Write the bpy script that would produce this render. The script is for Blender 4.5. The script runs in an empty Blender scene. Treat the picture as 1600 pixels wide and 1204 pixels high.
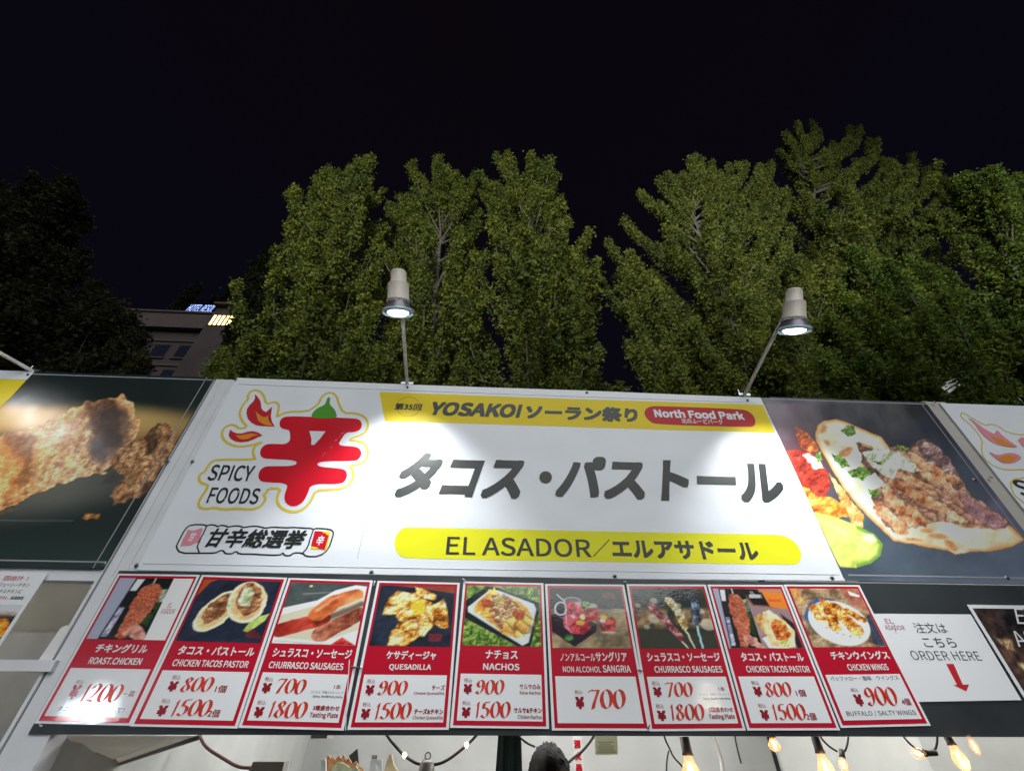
import bpy, math, random
import numpy as np
from mathutils import Vector, Matrix
from mathutils.geometry import tessellate_polygon
random.seed(7); RNG = np.random.default_rng(7)
S = bpy.context.scene; COL = S.collection

# ---------------------------------------------------------------- camera
FPX, PITCH, ROLL, YAW = 670.0, 0.688756, 0.00245, 0.049097
CAMX, CAMD, CAMZ = -0.02376, 1.66128, 1.62
_x1 = np.array([math.cos(YAW), -math.sin(YAW), 0.]); _y1 = np.array([math.sin(YAW), math.cos(YAW), 0.]); _z = np.array([0, 0, 1.])
DIR = _y1*math.cos(PITCH)+_z*math.sin(PITCH); UP0 = _z*math.cos(PITCH)-_y1*math.sin(PITCH)
RGT = _x1*math.cos(ROLL)+UP0*math.sin(ROLL); UPV = UP0*math.cos(ROLL)-_x1*math.sin(ROLL)
CAM = np.array([CAMX, -CAMD, CAMZ])
cd = bpy.data.cameras.new('camera'); cam = bpy.data.objects.new('camera', cd); COL.objects.link(cam)
cd.sensor_fit = 'HORIZONTAL'; cd.sensor_width = 36; cd.lens = FPX/1600*36; cd.clip_start = .05; cd.clip_end = 600
cam.matrix_world = Matrix(((RGT[0], UPV[0], -DIR[0], CAM[0]), (RGT[1], UPV[1], -DIR[1], CAM[1]), (RGT[2], UPV[2], -DIR[2], CAM[2]), (0, 0, 0, 1)))
S.camera = cam

def at(px, py, Y=0.):
    """the point of the vertical plane y = Y seen at this place of the photograph"""
    w = DIR*FPX + RGT*(px-800.) + UPV*(602.-py)
    return CAM + w*((CAMD+Y)/w[1])
def proj(p):
    d = np.asarray(p)-CAM; k = d@DIR
    return 800+FPX*(d@RGT)/k, 602-FPX*(d@UPV)/k

# ---------------------------------------------------------------- world, festival glow and added fill lamps, exposure
wd = bpy.data.worlds.new('World'); S.world = wd; wd.use_nodes = True
nt = wd.node_tree; nt.nodes.clear()
wo = nt.nodes.new('ShaderNodeOutputWorld'); bg = nt.nodes.new('ShaderNodeBackground')
tc = nt.nodes.new('ShaderNodeTexCoord'); sp = nt.nodes.new('ShaderNodeSeparateXYZ'); rp = nt.nodes.new('ShaderNodeValToRGB')
nz = nt.nodes.new('ShaderNodeTexNoise'); nz.inputs['Scale'].default_value = 2.2; nz.inputs['Detail'].default_value = 6
mx = nt.nodes.new('ShaderNodeMix'); mx.data_type = 'RGBA'; mx.inputs[0].default_value = .18; mx.blend_type = 'MULTIPLY'
nt.links.new(tc.outputs['Generated'], sp.inputs[0]); nt.links.new(sp.outputs[2], rp.inputs[0]); nt.links.new(tc.outputs['Generated'], nz.inputs['Vector'])
rp.color_ramp.elements[0].position = .30; rp.color_ramp.elements[0].color = (.0036, .0042, .0105, 1)
rp.color_ramp.elements[1].position = .98; rp.color_ramp.elements[1].color = (.0032, .0020, .0042, 1)
e = rp.color_ramp.elements.new(.62); e.color = (.0029, .0025, .0060, 1)
nt.links.new(rp.outputs[0], mx.inputs[6]); nt.links.new(nz.outputs['Color'], mx.inputs[7]); nt.links.new(mx.outputs[2], bg.inputs[0])
bg.inputs[1].default_value = 1.0; nt.links.new(bg.outputs[0], wo.inputs[0])
def sun(name, e, az, el, ang, col):
    l = bpy.data.lights.new(name, 'SUN'); l.energy = e; l.angle = math.radians(ang); l.color = col
    o = bpy.data.objects.new(name, l); COL.objects.link(o)
    a, h = math.radians(az), math.radians(el)     # az: where the light comes from, 0 = straight behind the camera, + = right
    d = Vector((math.sin(a)*math.cos(h), -math.cos(a)*math.cos(h), math.sin(h)))
    o.rotation_euler = d.to_track_quat('Z', 'Y').to_euler(); o.location = d*10; return o
sun('festival_glow', 1.85, 14, 37, 50, (.97, 1.0, .99))
def flood(name, loc, tgt, e, size, col=(1., .98, .80), r=1.2):
    l = bpy.data.lights.new(name, 'SPOT'); l.energy = e; l.spot_size = math.radians(size); l.spot_blend = .8; l.shadow_soft_size = r; l.color = col
    o = bpy.data.objects.new(name, l); COL.objects.link(o); o.location = loc; o.rotation_euler = (Vector(loc)-Vector(tgt)).to_track_quat('Z', 'Y').to_euler(); return o
flood('crown_fill_spot', (-6, -20, 10), (0, 6, 15), 46000, 52)         # added unseen fill for the tree crowns, from behind the camera
flood('crown_fill_spot', (13, -20, 9), (12, 6, 17), 48000, 56)       # second added fill, for the crowns on the right
S.view_settings.view_transform = 'Standard'; S.view_settings.look = 'None'; S.view_settings.exposure = 0.0; S.view_settings.gamma = 1
S.view_settings.use_curve_mapping = False

# ---------------------------------------------------------------- helpers
def lin(c): c = np.asarray(c, float)/255.; return np.where(c <= .04045, c/12.92, ((c+.055)/1.055)**2.4)
def ink(r, g, b, k=.62):
    return tuple(float(v) for v in np.clip(lin((r, g, b))/k, .002, .82))
def material(name, col, rough=.5, metal=0., emit=None, es=0., bump=None, coat=0., spec=.5, var=None, trans=0., vcol=False, alpha=1.):
    m = bpy.data.materials.new(name); m.use_nodes = True; n = m.node_tree.nodes; L = m.node_tree.links; b = n['Principled BSDF']
    b.inputs['Base Color'].default_value = (*col, 1); b.inputs['Roughness'].default_value = rough; b.inputs['Metallic'].default_value = metal
    b.inputs['Coat Weight'].default_value = coat; b.inputs['Coat Roughness'].default_value = .04; b.inputs['Specular IOR Level'].default_value = spec
    if emit: b.inputs['Emission Color'].default_value = (*emit, 1); b.inputs['Emission Strength'].default_value = es
    if trans: b.inputs['Transmission Weight'].default_value = trans
    if alpha < 1: b.inputs['Alpha'].default_value = alpha
    g = n.new('ShaderNodeNewGeometry')
    if vcol:
        a = n.new('ShaderNodeAttribute'); a.attribute_name = 'print'; L.new(a.outputs['Color'], b.inputs['Base Color'])
    if var:                                        # (scale, amount): tonal variation of the surface itself
        t = n.new('ShaderNodeTexNoise'); t.inputs['Scale'].default_value = var[0]; t.inputs['Detail'].default_value = 6
        r = n.new('ShaderNodeValToRGB'); r.color_ramp.elements[0].position = .3; r.color_ramp.elements[1].position = .7
        r.color_ramp.elements[0].color = (*[c*(1-var[1]) for c in col], 1); r.color_ramp.elements[1].color = (*[min(.85, c*(1+var[1])) for c in col], 1)
        L.new(g.outputs['Position'], t.inputs['Vector']); L.new(t.outputs[0], r.inputs[0]); L.new(r.outputs[0], b.inputs['Base Color'])
    if bump:                                       # list of (scale, strength, distance)
        prev = None
        for sc, st, di in bump:
            t = n.new('ShaderNodeTexNoise'); t.inputs['Scale'].default_value = sc; t.inputs['Detail'].default_value = 2
            u = n.new('ShaderNodeBump'); u.inputs['Strength'].default_value = st; u.inputs['Distance'].default_value = di
            L.new(g.outputs['Position'], t.inputs['Vector']); L.new(t.outputs[0], u.inputs['Height'])
            if prev: L.new(prev.outputs[0], u.inputs['Normal'])
            prev = u
        L.new(prev.outputs[0], b.inputs['Normal'])
        if coat: L.new(prev.outputs[0], b.inputs['Coat Normal'])
    return m
WAVE = [(2.0, .7, .03), (8, .35, .005)]
LAM = [(3, .25, .006), (22, .12, .002), (170, .11, .0011)]
M = {}
M['vinyl'] = material('white_vinyl', (.74, .77, .82), .40, bump=WAVE)
M['vinyl_black'] = material('black_print', (.010, .014, .013), .46, spec=.45, bump=WAVE)
M['vinyl_grey'] = material('grey_print', (.30, .31, .33), .42, spec=.16, bump=WAVE)
M['vinyl_yellow'] = material('yellow_print', (.80, .62, .02), .42, spec=.16, bump=WAVE)
M['vinyl_lemon'] = material('lemon_print', (.78, .76, .015), .42, spec=.16, bump=WAVE)
M['vinyl_gold'] = material('gold_print', (.66, .52, .07), .42, spec=.16, bump=WAVE)
M['vinyl_red'] = material('red_print', (.58, .008, .022), .42, spec=.16, bump=WAVE)
M['vinyl_crimson'] = material('crimson_print', (.50, .02, .03), .42, spec=.16, bump=WAVE)
M['vinyl_orange'] = material('orange_print', (.70, .25, .03), .42, spec=.16, bump=WAVE)
M['vinyl_green'] = material('green_print', (.08, .30, .03), .42, spec=.16, bump=WAVE)
M['vinyl_pink'] = material('pink_and_hazed_red_print', (.70, .26, .32), .42, spec=.16, bump=WAVE)
M['vinyl_photo'] = material('photo_print', (.5, .5, .5), .33, bump=WAVE, vcol=True)
M['card_white'] = material('laminated_white', (.80, .81, .83), .5, bump=LAM, spec=.2, coat=1.)
M['card_red'] = material('laminated_red', (.50, .010, .030), .24, spec=.2, coat=1., bump=LAM)
M['card_photo'] = material('laminated_photo', (.5, .5, .5), .24, spec=.2, coat=1., bump=LAM, vcol=True)
M['card_lettering'] = material('laminated_white_lettering', (.78, .78, .78), .25, spec=.2, coat=1., bump=LAM)
M['card_darkred'] = material('laminated_dark_red', (.30, .015, .03), .25, spec=.2, coat=1., bump=LAM)
M['card_dark'] = material('laminated_dark_grey', (.07, .07, .08), .25, spec=.2, coat=1., bump=LAM)
M['price'] = material('red_marker', (.56, .035, .018), .3, var=(70, .35), bump=LAM)
M['board'] = material('black_board', (.022, .028, .032), .42, var=(5, .35), bump=[(30, .2, .002)])
M['post'] = material('white_painted_steel', (.66, .67, .70), .38, var=(6, .07), bump=[(25, .12, .002)])
M['post_beige'] = material('beige_painted_steel', (.46, .43, .40), .42, var=(5, .08), bump=[(20, .12, .002)])
M['steel'] = material('zinc_plated_steel', (.42, .43, .44), .35, 1.)
M['darksteel'] = material('dark_screw', (.12, .13, .15), .4, .7)
M['lampbody'] = material('cream_enamel', (.70, .64, .56), .45, var=(14, .08), bump=[(60, .1, .001)])
M['lampshade'] = material('grey_reflector', (.18, .165, .20), .38, .4)
M['lampglass'] = material('lamp_rim_glass', (.55, .75, .85), .12, spec=.8)
M['lamplit'] = material('lit_lamp_face', (.9, .9, .9), .4, emit=(.93, .97, 1.), es=7)
M['arm'] = material('bare_steel_arm', (.78, .73, .66), .38, .1, var=(20, .2))
M['tarp'] = material('white_tarpaulin', (.66, .67, .65), .6, var=(2.5, .07), bump=[(2.2, .8, .05), (9, .4, .01)])
M['tarp_beige'] = material('beige_tarpaulin', (.52, .48, .41), .65, var=(3, .14), bump=[(5, .6, .03)])
M['tarp_pale'] = material('pale_tarpaulin', (.46, .44, .42), .6, var=(4, .08), bump=[(6, .5, .02)])
M['curtain'] = material('dark_green_cloth', (.05, .09, .08), .8, bump=[(60, .3, .003)])
M['wood'] = material('pale_timber', (.52, .42, .24), .6, var=(12, .15))
M['plasticbox'] = material('grey_plastic', (.22, .20, .18), .5)
M['cord'] = material('brown_cord', (.05, .045, .04), .5)
M['cord_red'] = material('dull_red_cord', (.20, .09, .08), .5)
M['bulb'] = material('lit_amber_glass', (.9, .55, .3), .08, emit=(1., .45, .18), es=.55, alpha=.42)
M['filament'] = material('lit_filament', (1, .8, .6), .4, emit=(1., .70, .38), es=14)
M['note'] = material('yellow_paper', (.58, .60, .38), .7, bump=[(20, .3, .003)])
M['paper'] = material('white_paper', (.70, .70, .68), .7)
M['paper_orange'] = material('orange_paper', (.50, .24, .10), .7, var=(40, .4))
M['paper_green'] = material('pale_green_paper', (.42, .44, .28), .7, var=(30, .3))
M['black'] = material('black_cavity', (.006, .006, .007), .8)
M['ground'] = material('asphalt', (.05, .05, .05), .85, var=(3, .3), bump=[(60, .5, .004)])
M['bark'] = material('bark', (.034, .030, .025), .85, var=(8, .4), bump=[(14, .8, .03)])
M['wall'] = material('mauve_concrete', (.046, .032, .033), .8, var=(.25, .25), bump=[(.6, .3, .1)])
M['wall_dark'] = material('dark_recess', (.02, .016, .02), .6)
M['wall_edge'] = material('pale_cornice', (.070, .050, .047), .8, var=(.3, .15))
M['winlit'] = material('lit_window', (.8, .6, .3), .4, emit=(1., .66, .26), es=4)
M['windark'] = material('dark_window', (.015, .018, .03), .2)
M['neon'] = material('blue_white_neon', (.6, .7, 1.), .4, emit=(.30, .44, 1.), es=2.2)
M['skin'] = material('skin', (.42, .24, .16), .5)
M['hair'] = material('black_hair', (.012, .009, .008), .7, spec=.2, bump=[(160, .6, .003)])
M['shirt'] = material('dark_shirt', (.035, .035, .04), .8)
M['shirt2'] = material('dark_trousers', (.03, .035, .05), .8)
M['eye'] = material('eye_white', (.7, .7, .7), .2)

def translucent(m, f):
    n = m.node_tree.nodes; L = m.node_tree.links; b = n['Principled BSDF']; tr = n.new('ShaderNodeBsdfTranslucent'); mi = n.new('ShaderNodeMixShader')
    c = b.inputs['Base Color']
    if c.links: L.new(c.links[0].from_socket, tr.inputs[0])
    else: tr.inputs[0].default_value = c.default_value
    mi.inputs[0].default_value = f; L.new(b.outputs[0], mi.inputs[1]); L.new(tr.outputs[0], mi.inputs[2]); L.new(mi.outputs[0], n['Material Output'].inputs[0])
for k_ in ('tarp', 'tarp_beige', 'tarp_pale'): translucent(M[k_], .4)
def leafmat(name, c, warm=.2):
    m = bpy.data.materials.new(name); m.use_nodes = True; n = m.node_tree.nodes; L = m.node_tree.links; b = n['Principled BSDF']; out = n['Material Output']
    g = n.new('ShaderNodeNewGeometry'); t = n.new('ShaderNodeTexNoise'); t.inputs['Scale'].default_value = 1.1; t.inputs['Detail'].default_value = 8
    t.inputs['Roughness'].default_value = .75
    r = n.new('ShaderNodeValToRGB'); r.color_ramp.elements[0].position = .36; r.color_ramp.elements[1].position = .66
    r.color_ramp.elements[0].color = (c[0]*.50, c[1]*.60, c[2]*.8, 1); r.color_ramp.elements[1].color = (c[0]*(1.25+warm), c[1]*1.25, c[2]*.9, 1)
    L.new(g.outputs['Position'], t.inputs['Vector']); L.new(t.outputs[0], r.inputs[0]); L.new(r.outputs[0], b.inputs['Base Color'])
    b.inputs['Roughness'].default_value = .7; b.inputs['Specular IOR Level'].default_value = .12
    tr = n.new('ShaderNodeBsdfTranslucent'); mi = n.new('ShaderNodeMixShader'); mi.inputs[0].default_value = .38
    L.new(r.outputs[0], tr.inputs[0]); L.new(b.outputs[0], mi.inputs[1]); L.new(tr.outputs[0], mi.inputs[2]); L.new(mi.outputs[0], out.inputs[0])
    return m
M['ginkgo'] = leafmat('ginkgo_leaf', (.088, .114, .024))
M['broad'] = leafmat('broad_leaf', (.030, .034, .016))
M['bright'] = leafmat('bright_leaf', (.076, .110, .020), .1)
M['dusky'] = leafmat('dusky_leaf', (.074, .096, .022))
M['far'] = leafmat('far_leaf', (.022, .032, .016))

def link(name, me, mat, parent=None, smooth=False):
    o = bpy.data.objects.new(name, me); COL.objects.link(o)
    if mat is not None: me.materials.append(M[mat] if isinstance(mat, str) else mat)
    if parent is not None: o.parent = parent
    if smooth: me.polygons.foreach_set('use_smooth', [True]*len(me.polygons))
    return o
def tag(o, label, cat, group=None, kind=None):
    if label: o['label'] = label
    if cat: o['category'] = cat
    if group: o['group'] = group
    if kind: o['kind'] = kind
    return o
def thing(name, label, cat, group=None, kind=None):
    o = bpy.data.objects.new(name, None); COL.objects.link(o); o.empty_display_size = .05
    return tag(o, label, cat, group, kind)
class MB:
    """collects faces; build() links them as one mesh object"""
    def __init__(s): s.v = []; s.f = []
    def add(s, vs, fs):
        n = len(s.v); s.v += [tuple(map(float, p)) for p in vs]; s.f += [tuple(i+n for i in f) for f in fs]; return s
    def box(s, a, b):
        (x0, y0, z0), (x1, y1, z1) = a, b
        return s.add([(x0,y0,z0),(x1,y0,z0),(x1,y1,z0),(x0,y1,z0),(x0,y0,z1),(x1,y0,z1),(x1,y1,z1),(x0,y1,z1)],
                     [(0,3,2,1),(4,5,6,7),(0,1,5,4),(1,2,6,5),(2,3,7,6),(3,0,4,7)])
    def poly(s, pts):
        pts = [Vector(p) for p in pts]
        return s.add(pts, tessellate_polygon([pts]))
    def slab(s, pts, t):
        """a flat outline given thickness t towards +y"""
        pts = [Vector(p) for p in pts]; n = len(pts); tr = tessellate_polygon([pts])
        back = [p+Vector((0, t, 0)) for p in pts]
        s.add(pts+back, list(tr)+[tuple(i+n for i in f[::-1]) for f in tr]+[(i, (i+1) % n, (i+1) % n+n, i+n) for i in range(n)]); return s
    def tube(s, pts, r, n=8, caps=True):
        pts = [Vector(p) for p in pts]; rs = r if isinstance(r, (list, tuple)) else [r]*len(pts); rings = []
        for i, p in enumerate(pts):
            d = (pts[min(i+1, len(pts)-1)]-pts[max(i-1, 0)]).normalized(); a = d.orthogonal().normalized()
            if i and abs(pa.dot(d)) < .99: a = (pa-d*pa.dot(d)).normalized()
            pa = a; b = d.cross(a)
            rings.append([p+(a*math.cos(2*math.pi*k/n)+b*math.sin(2*math.pi*k/n))*rs[i] for k in range(n)])
        vs = [q for g in rings for q in g]; fs = []
        for i in range(len(pts)-1):
            for k in range(n): fs.append((i*n+k, i*n+(k+1) % n, (i+1)*n+(k+1) % n, (i+1)*n+k))
        if caps: fs += [tuple(range(n))[::-1], tuple((len(pts)-1)*n+k for k in range(n))]
        return s.add(vs, fs)
    def lathe(s, o, d, prof, n=28):
        """prof: (distance along d, radius)"""
        o = Vector(o); d = Vector(d).normalized(); a = d.orthogonal().normalized(); b = d.cross(a)
        vs = []; fs = []
        for t, r in prof:
            vs += [o+d*t+(a*math.cos(2*math.pi*k/n)+b*math.sin(2*math.pi*k/n))*r for k in range(n)]
        for i in range(len(prof)-1):
            for k in range(n): fs.append((i*n+k, i*n+(k+1) % n, (i+1)*n+(k+1) % n, (i+1)*n+k))
        return s.add(vs, fs)
    def build(s, name, mat, parent=None, smooth=False):
        me = bpy.data.meshes.new(name); me.from_pydata(s.v, [], s.f); me.update()
        return link(name, me, mat, parent, smooth)

# ---- lettering
_gl = {}; STEP = {}; ASP = {}; WS = []; TS = bpy.data.scenes.new('lettering_workshop')
import os
def _font(f):                                       # Blender's own fonts; the built-in one stands in if they are missing
    try: return bpy.data.fonts.load(os.path.join(bpy.utils.system_resource('DATAFILES'), 'fonts', f))
    except Exception: return None
FONTS = {'j': _font('Noto Sans CJK Regular.woff2')}
def glyphs(s, w, font=None): return glyphs_(s, w, font)
def glyphs_(s, w, font=None):
    font = font or 'j'
    if (s, w, font) in _gl: return _gl[(s, w, font)]
    if w > 0:                                           # bold: the regular face thickened by stepped copies
        v, f = glyphs(s, 0, font); n = len(v); ky = min(.12, w); kx = w/ASP[(s, font)]; V = []; Fq = []
        D = ((-1, -1), (1, -1), (-1, 1), (1, 1), (0, 0)) if w < .034 else tuple((a, b) for a in (-1, -.5, 0, .5, 1) for b in (-1, -.5, 0, .5, 1) if abs(a) == 1 or abs(b) == 1 or a == b == 0)
        for i, (dx, dy) in enumerate(D):
            V.append(np.column_stack([v[:, 0]*(1-2*kx)+kx+dx*kx, v[:, 1]*(1-2*ky)+ky+dy*ky])); Fq += [tuple(a+i*n for a in q) for q in f]
        STEP[(s, w, font)] = n; _gl[(s, w, font)] = (np.concatenate(V), Fq); return _gl[(s, w, font)]
    shape_lines([s]); return _gl[(s, w, font)]
def shape_lines(A):
    for latin in (True, False):
        L = [t for t in A if t.isascii() == latin]
        if L: shape_some(L, FONTS['j'] if latin else None)
def shape_some(L, face):
    """the outlines of many lines of lettering in one go"""
    c = bpy.data.curves.new('tmp', 'FONT'); c.resolution_u = 4; c.space_line = 4; c.body = '\n'.join(L)
    if face: c.font = face
    o = bpy.data.objects.new('tmp', c); TS.collection.objects.link(o); vl = TS.view_layers[0]; vl.update(); dg = vl.depsgraph
    me = bpy.data.meshes.new_from_object(o.evaluated_get(dg), depsgraph=dg)
    v = np.zeros(len(me.vertices)*3); me.vertices.foreach_get('co', v); v = v.reshape(-1, 3)[:, :2]
    f = [tuple(p.vertices) for p in me.polygons]
    bpy.data.objects.remove(o); bpy.data.curves.remove(c); bpy.data.meshes.remove(me)
    row = np.rint((.35-v[:, 1])/4.).astype(int); fr_ = [[] for _ in L]
    for q in f: fr_[row[q[0]]].append(q)
    for k, t in enumerate(L):
        idx = np.nonzero(row == k)[0]; mp = {int(a): b for b, a in enumerate(idx)}; vv = v[idx]; lo, hi = vv.min(0), vv.max(0)
        ASP[(t, 'j')] = float((hi-lo)[0]/(hi-lo)[1]); _gl[(t, 0, 'j')] = ((vv-lo)/(hi-lo), [tuple(mp[a] for a in q) for q in fr_[k]])
shape_lines(['第35回','YOSAKOI','ソーラン祭り','タコス','パストール','EL ASADOR','エルアサドール','SPICY','FOODS','North Food Park','北のふーどパーク','甘辛総選挙','甘','辛','チキングリル','ROAST.CHICKEN','タコス・パストール','CHICKEN TACOS PASTOR','シュラスコ・ソーセージ','CHURRASCO SAUSAGES','ケサディージャ','QUESADILLA','ナチョス','NACHOS','ノンアルコール','サングリア','NON ALCOHOL','SANGRIA','チキンウイングス','CHICKEN WINGS','税込','¥','1個','2個','4個','1本','スパイス・牛豚ミクス・ハーブ','Spice, Beef&Pork,Herbs','3種盛合わせ','Tasting Plate','チーズ','Cheese Quesadilla','チーズ&チキン','Chicken Quesadilla','サルサのみ','Salsa Nachos','サルサ&チキン','Chicken Nachos','一','皿','タコス肉をつまみにして！','バッファロー・塩味　ウイングス','BUFFALO / SALTY WINGS','EL','ASADOR','注文は','こちら','ORDER HERE','回出汁','を','ジューシーチキン','オリジナルチキンに','コクタレ','厳選調理','消','火','器','HOTEL RESOL'])
def layer(n): return -(.0030+n*.0005)
def F(px, py, n=0): return at(px, py, layer(n))
def text(mb, s, bl, tr, n=2, w=.0, shear=0., y=None, font=None):
    """lettering on the facade between its lower left and its upper right corner"""
    Y = layer(n) if y is None else y
    a, b = at(*bl, Y), at(*tr, Y); h = b[2]-a[2]; W = b[0]-a[0]-shear*h
    v, f = glyphs(s, w, font); st = STEP.get((s, w, font or 'j'), 0)
    mb.add([(a[0]+p[0]*W+shear*h*p[1], Y-(i//st*3e-5 if st else 0), a[2]+p[1]*h) for i, p in enumerate(v)], f)
class Lines:
    """every line of lettering its own part"""
    def __init__(s, name, mat, parent): s.a = (name, mat, parent)
    def __call__(s, *a, **k): mb = MB(); text(mb, *a, **k); return mb.build(*s.a)
def chaikin(p, closed=True, it=2):
    p = [np.array(q, float) for q in p]
    for _ in range(it):
        q = []; n = len(p)
        for i in range(n if closed else n-1):
            a, b = p[i], p[(i+1) % n]; q += [a*.75+b*.25, a*.25+b*.75]
        p = q if closed else [p[0]]+q+[p[-1]]
    return p
def ribbon(mb, pts, w, Y, closed=True, step=0.):
    """flat line of width w (m) on the facade, points in metres"""
    P = [np.array([p[0], p[2]]) for p in pts]; n = len(P); L = []; R = []
    for i in range(n):
        a = P[(i-1) % n] if closed or i else P[i]; b = P[(i+1) % n] if closed or i < n-1 else P[i]
        d = b-a; d = d/(np.linalg.norm(d)+1e-9); nn = np.array([-d[1], d[0]])*w/2
        L.append((P[i][0]+nn[0], Y-step*i, P[i][1]+nn[1])); R.append((P[i][0]-nn[0], Y-step*i, P[i][1]-nn[1]))
    m = n if closed else n-1
    mb.add(L+R, [(i, (i+1) % n, (i+1) % n+n, i+n) for i in range(m)])

# ---- printed photographs: a small painter in numpy, colours go to the print's colour attribute
def vnoise(x, y, s, seed=0):
    x = x/s; y = y/s; xi = np.floor(x).astype(int); yi = np.floor(y).astype(int); fx = x-xi; fy = y-yi
    fx = fx*fx*(3-2*fx); fy = fy*fy*(3-2*fy)
    def h(a, b):
        n = np.sin(a*127.1+b*311.7+seed*74.7)*43758.5453; return n-np.floor(n)
    return (h(xi, yi)*(1-fx)+h(xi+1, yi)*fx)*(1-fy)+(h(xi, yi+1)*(1-fx)+h(xi+1, yi+1)*fx)*fy
def fbm(x, y, s, o=4, seed=0):
    r = 0; a = .5; t = 0
    for k in range(o): r = r+a*vnoise(x, y, s, seed+k*3); t += a; a *= .55; s *= .5
    return r/t
def sm(v, a, b): t = np.clip((v-a)/(b-a), 0, 1); return t*t*(3-2*t)
class Paint:
    def __init__(s, x, y, bgc): s.x = x; s.y = y; s.c = np.ones((len(x), 3))*np.array(bgc, float); s.rx = x; s.ry = y
    def put(s, m, col):
        col = np.asarray(col, float); s.c += (col-s.c)*m[:, None]
    def jig(s, amt, sc, seed=1):
        s.x = s.rx+(vnoise(s.rx, s.ry, sc, seed)-.5)*2*amt+(vnoise(s.rx, s.ry, sc*.4, seed+8)-.5)*amt; s.y = s.ry+(vnoise(s.rx, s.ry, sc, seed+5)-.5)*2*amt
    def flat(s): s.x = s.rx; s.y = s.ry
    def ell(s, cx, cy, rx, ry, a=0., soft=1.):
        a = math.radians(a); dx = s.x-cx; dy = s.y-cy; u = (dx*math.cos(a)+dy*math.sin(a))/rx; v = (-dx*math.sin(a)+dy*math.cos(a))/ry
        return sm((1-np.sqrt(u*u+v*v))*min(rx, ry), -soft, soft)
    def sd(s, pts):
        d = np.full(len(s.x), 1e9); ins = np.zeros(len(s.x), bool); n = len(pts)
        for i in range(n):
            (ax, ay), (bx, by) = pts[i], pts[(i+1) % n]; ex, ey = bx-ax, by-ay; px, py = s.x-ax, s.y-ay
            t = np.clip((px*ex+py*ey)/(ex*ex+ey*ey+1e-9), 0, 1); d = np.minimum(d, np.hypot(px-ex*t, py-ey*t))
            c = ((ay > s.y) != (by > s.y)); ins ^= c & (s.x < (bx-ax)*(s.y-ay)/((by-ay) if by != ay else 1e-9)+ax)
        return np.where(ins, d, -d)
    def poly(s, pts, soft=1.): return sm(s.sd(pts), -soft, soft)
    def cap(s, ax, ay, bx, by, r0, r1=None, soft=1.):
        r1 = r0 if r1 is None else r1; ex, ey = bx-ax, by-ay; px, py = s.x-ax, s.y-ay
        t = np.clip((px*ex+py*ey)/(ex*ex+ey*ey), 0, 1); return sm(r0+(r1-r0)*t-np.hypot(px-ex*t, py-ey*t), -soft, soft)
    def tex(s, m, cols, sc, seed=0, relief=.5, o=4):
        """mottled fill through several colours with a printed light from the upper left"""
        f = fbm(s.rx, s.ry, sc, o, seed); g = fbm(s.rx+sc*.12, s.ry+sc*.16, sc, o, seed); f2 = np.clip((f-.24)/.56, 0, .999)*(len(cols)-1)
        i = f2.astype(int); t = (f2-i)[:, None]; C = np.asarray(cols, float); c = C[i]*(1-t)+C[i+1]*t
        c = c*(1+relief*np.clip((f-g)*3.2, -.55, .55))[:, None]; s.put(m, np.clip(c, 0, 255))
    def lumps(s, m, cols, r, seed=0, stretch=1., ang=0., k=.55, gap=.5):
        """rounded pieces of about radius r lying against each other, as printed"""
        a = math.radians(ang); jx = s.rx+(vnoise(s.rx, s.ry, r*1.1, seed+40)-.5)*r*1.1; jy = s.ry+(vnoise(s.rx, s.ry, r*1.1, seed+50)-.5)*r*1.1
        X = (jx*math.cos(a)+jy*math.sin(a))/(r*stretch); Y = (-jx*math.sin(a)+jy*math.cos(a))/r; xi = np.floor(X); yi = np.floor(Y)
        f1 = np.full(len(X), 9.); f2 = np.full(len(X), 9.); dx = np.zeros(len(X)); dy = np.zeros(len(X)); idc = np.zeros(len(X))
        def h(a_, b_, q): n = np.sin(a_*127.1+b_*311.7+(seed+q)*74.7)*43758.5453; return n-np.floor(n)
        for i in (-1, 0, 1):
            for j in (-1, 0, 1):
                cx = xi+i; cy = yi+j; px = cx+.1+.8*h(cx, cy, 0)-X; py = cy+.1+.8*h(cx, cy, 1)-Y; d = px*px+py*py
                n = d < f1; f2 = np.where(n, f1, np.minimum(f2, d)); idc = np.where(n, h(cx, cy, 2), idc); dx = np.where(n, px, dx); dy = np.where(n, py, dy); f1 = np.where(n, d, f1)
        e = sm(np.sqrt(f2)-np.sqrt(f1), 0, .35); t = np.clip(idc*.6+.4*fbm(s.rx, s.ry, r*2.5, 3, seed), 0, .999)*(len(cols)-1); i0 = t.astype(int); w = (t-i0)[:, None]; C = np.asarray(cols, float)
        c = C[i0]*(1-w)+C[i0+1]*w; lit = 1+k*(dx*.5+dy*.9)*1.1+.18*(vnoise(s.rx, s.ry, r*.3, seed+9)-.5); c = c*np.clip(lit, .3, 1.6)[:, None]*(1-gap*(1-e))[:, None]
        s.put(m, np.clip(c, 0, 255))
    def grad(s, pts):
        """smooth blend between colours at given places"""
        w = 0; c = 0
        for x, y, col, r in pts:
            k = 1/(((s.x-x)**2+(s.y-y)**2)/(r*r)+.05)**1.5; w = w+k; c = c+k[:, None]*np.array(col, float)
        s.c = c/w[:, None]
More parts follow.
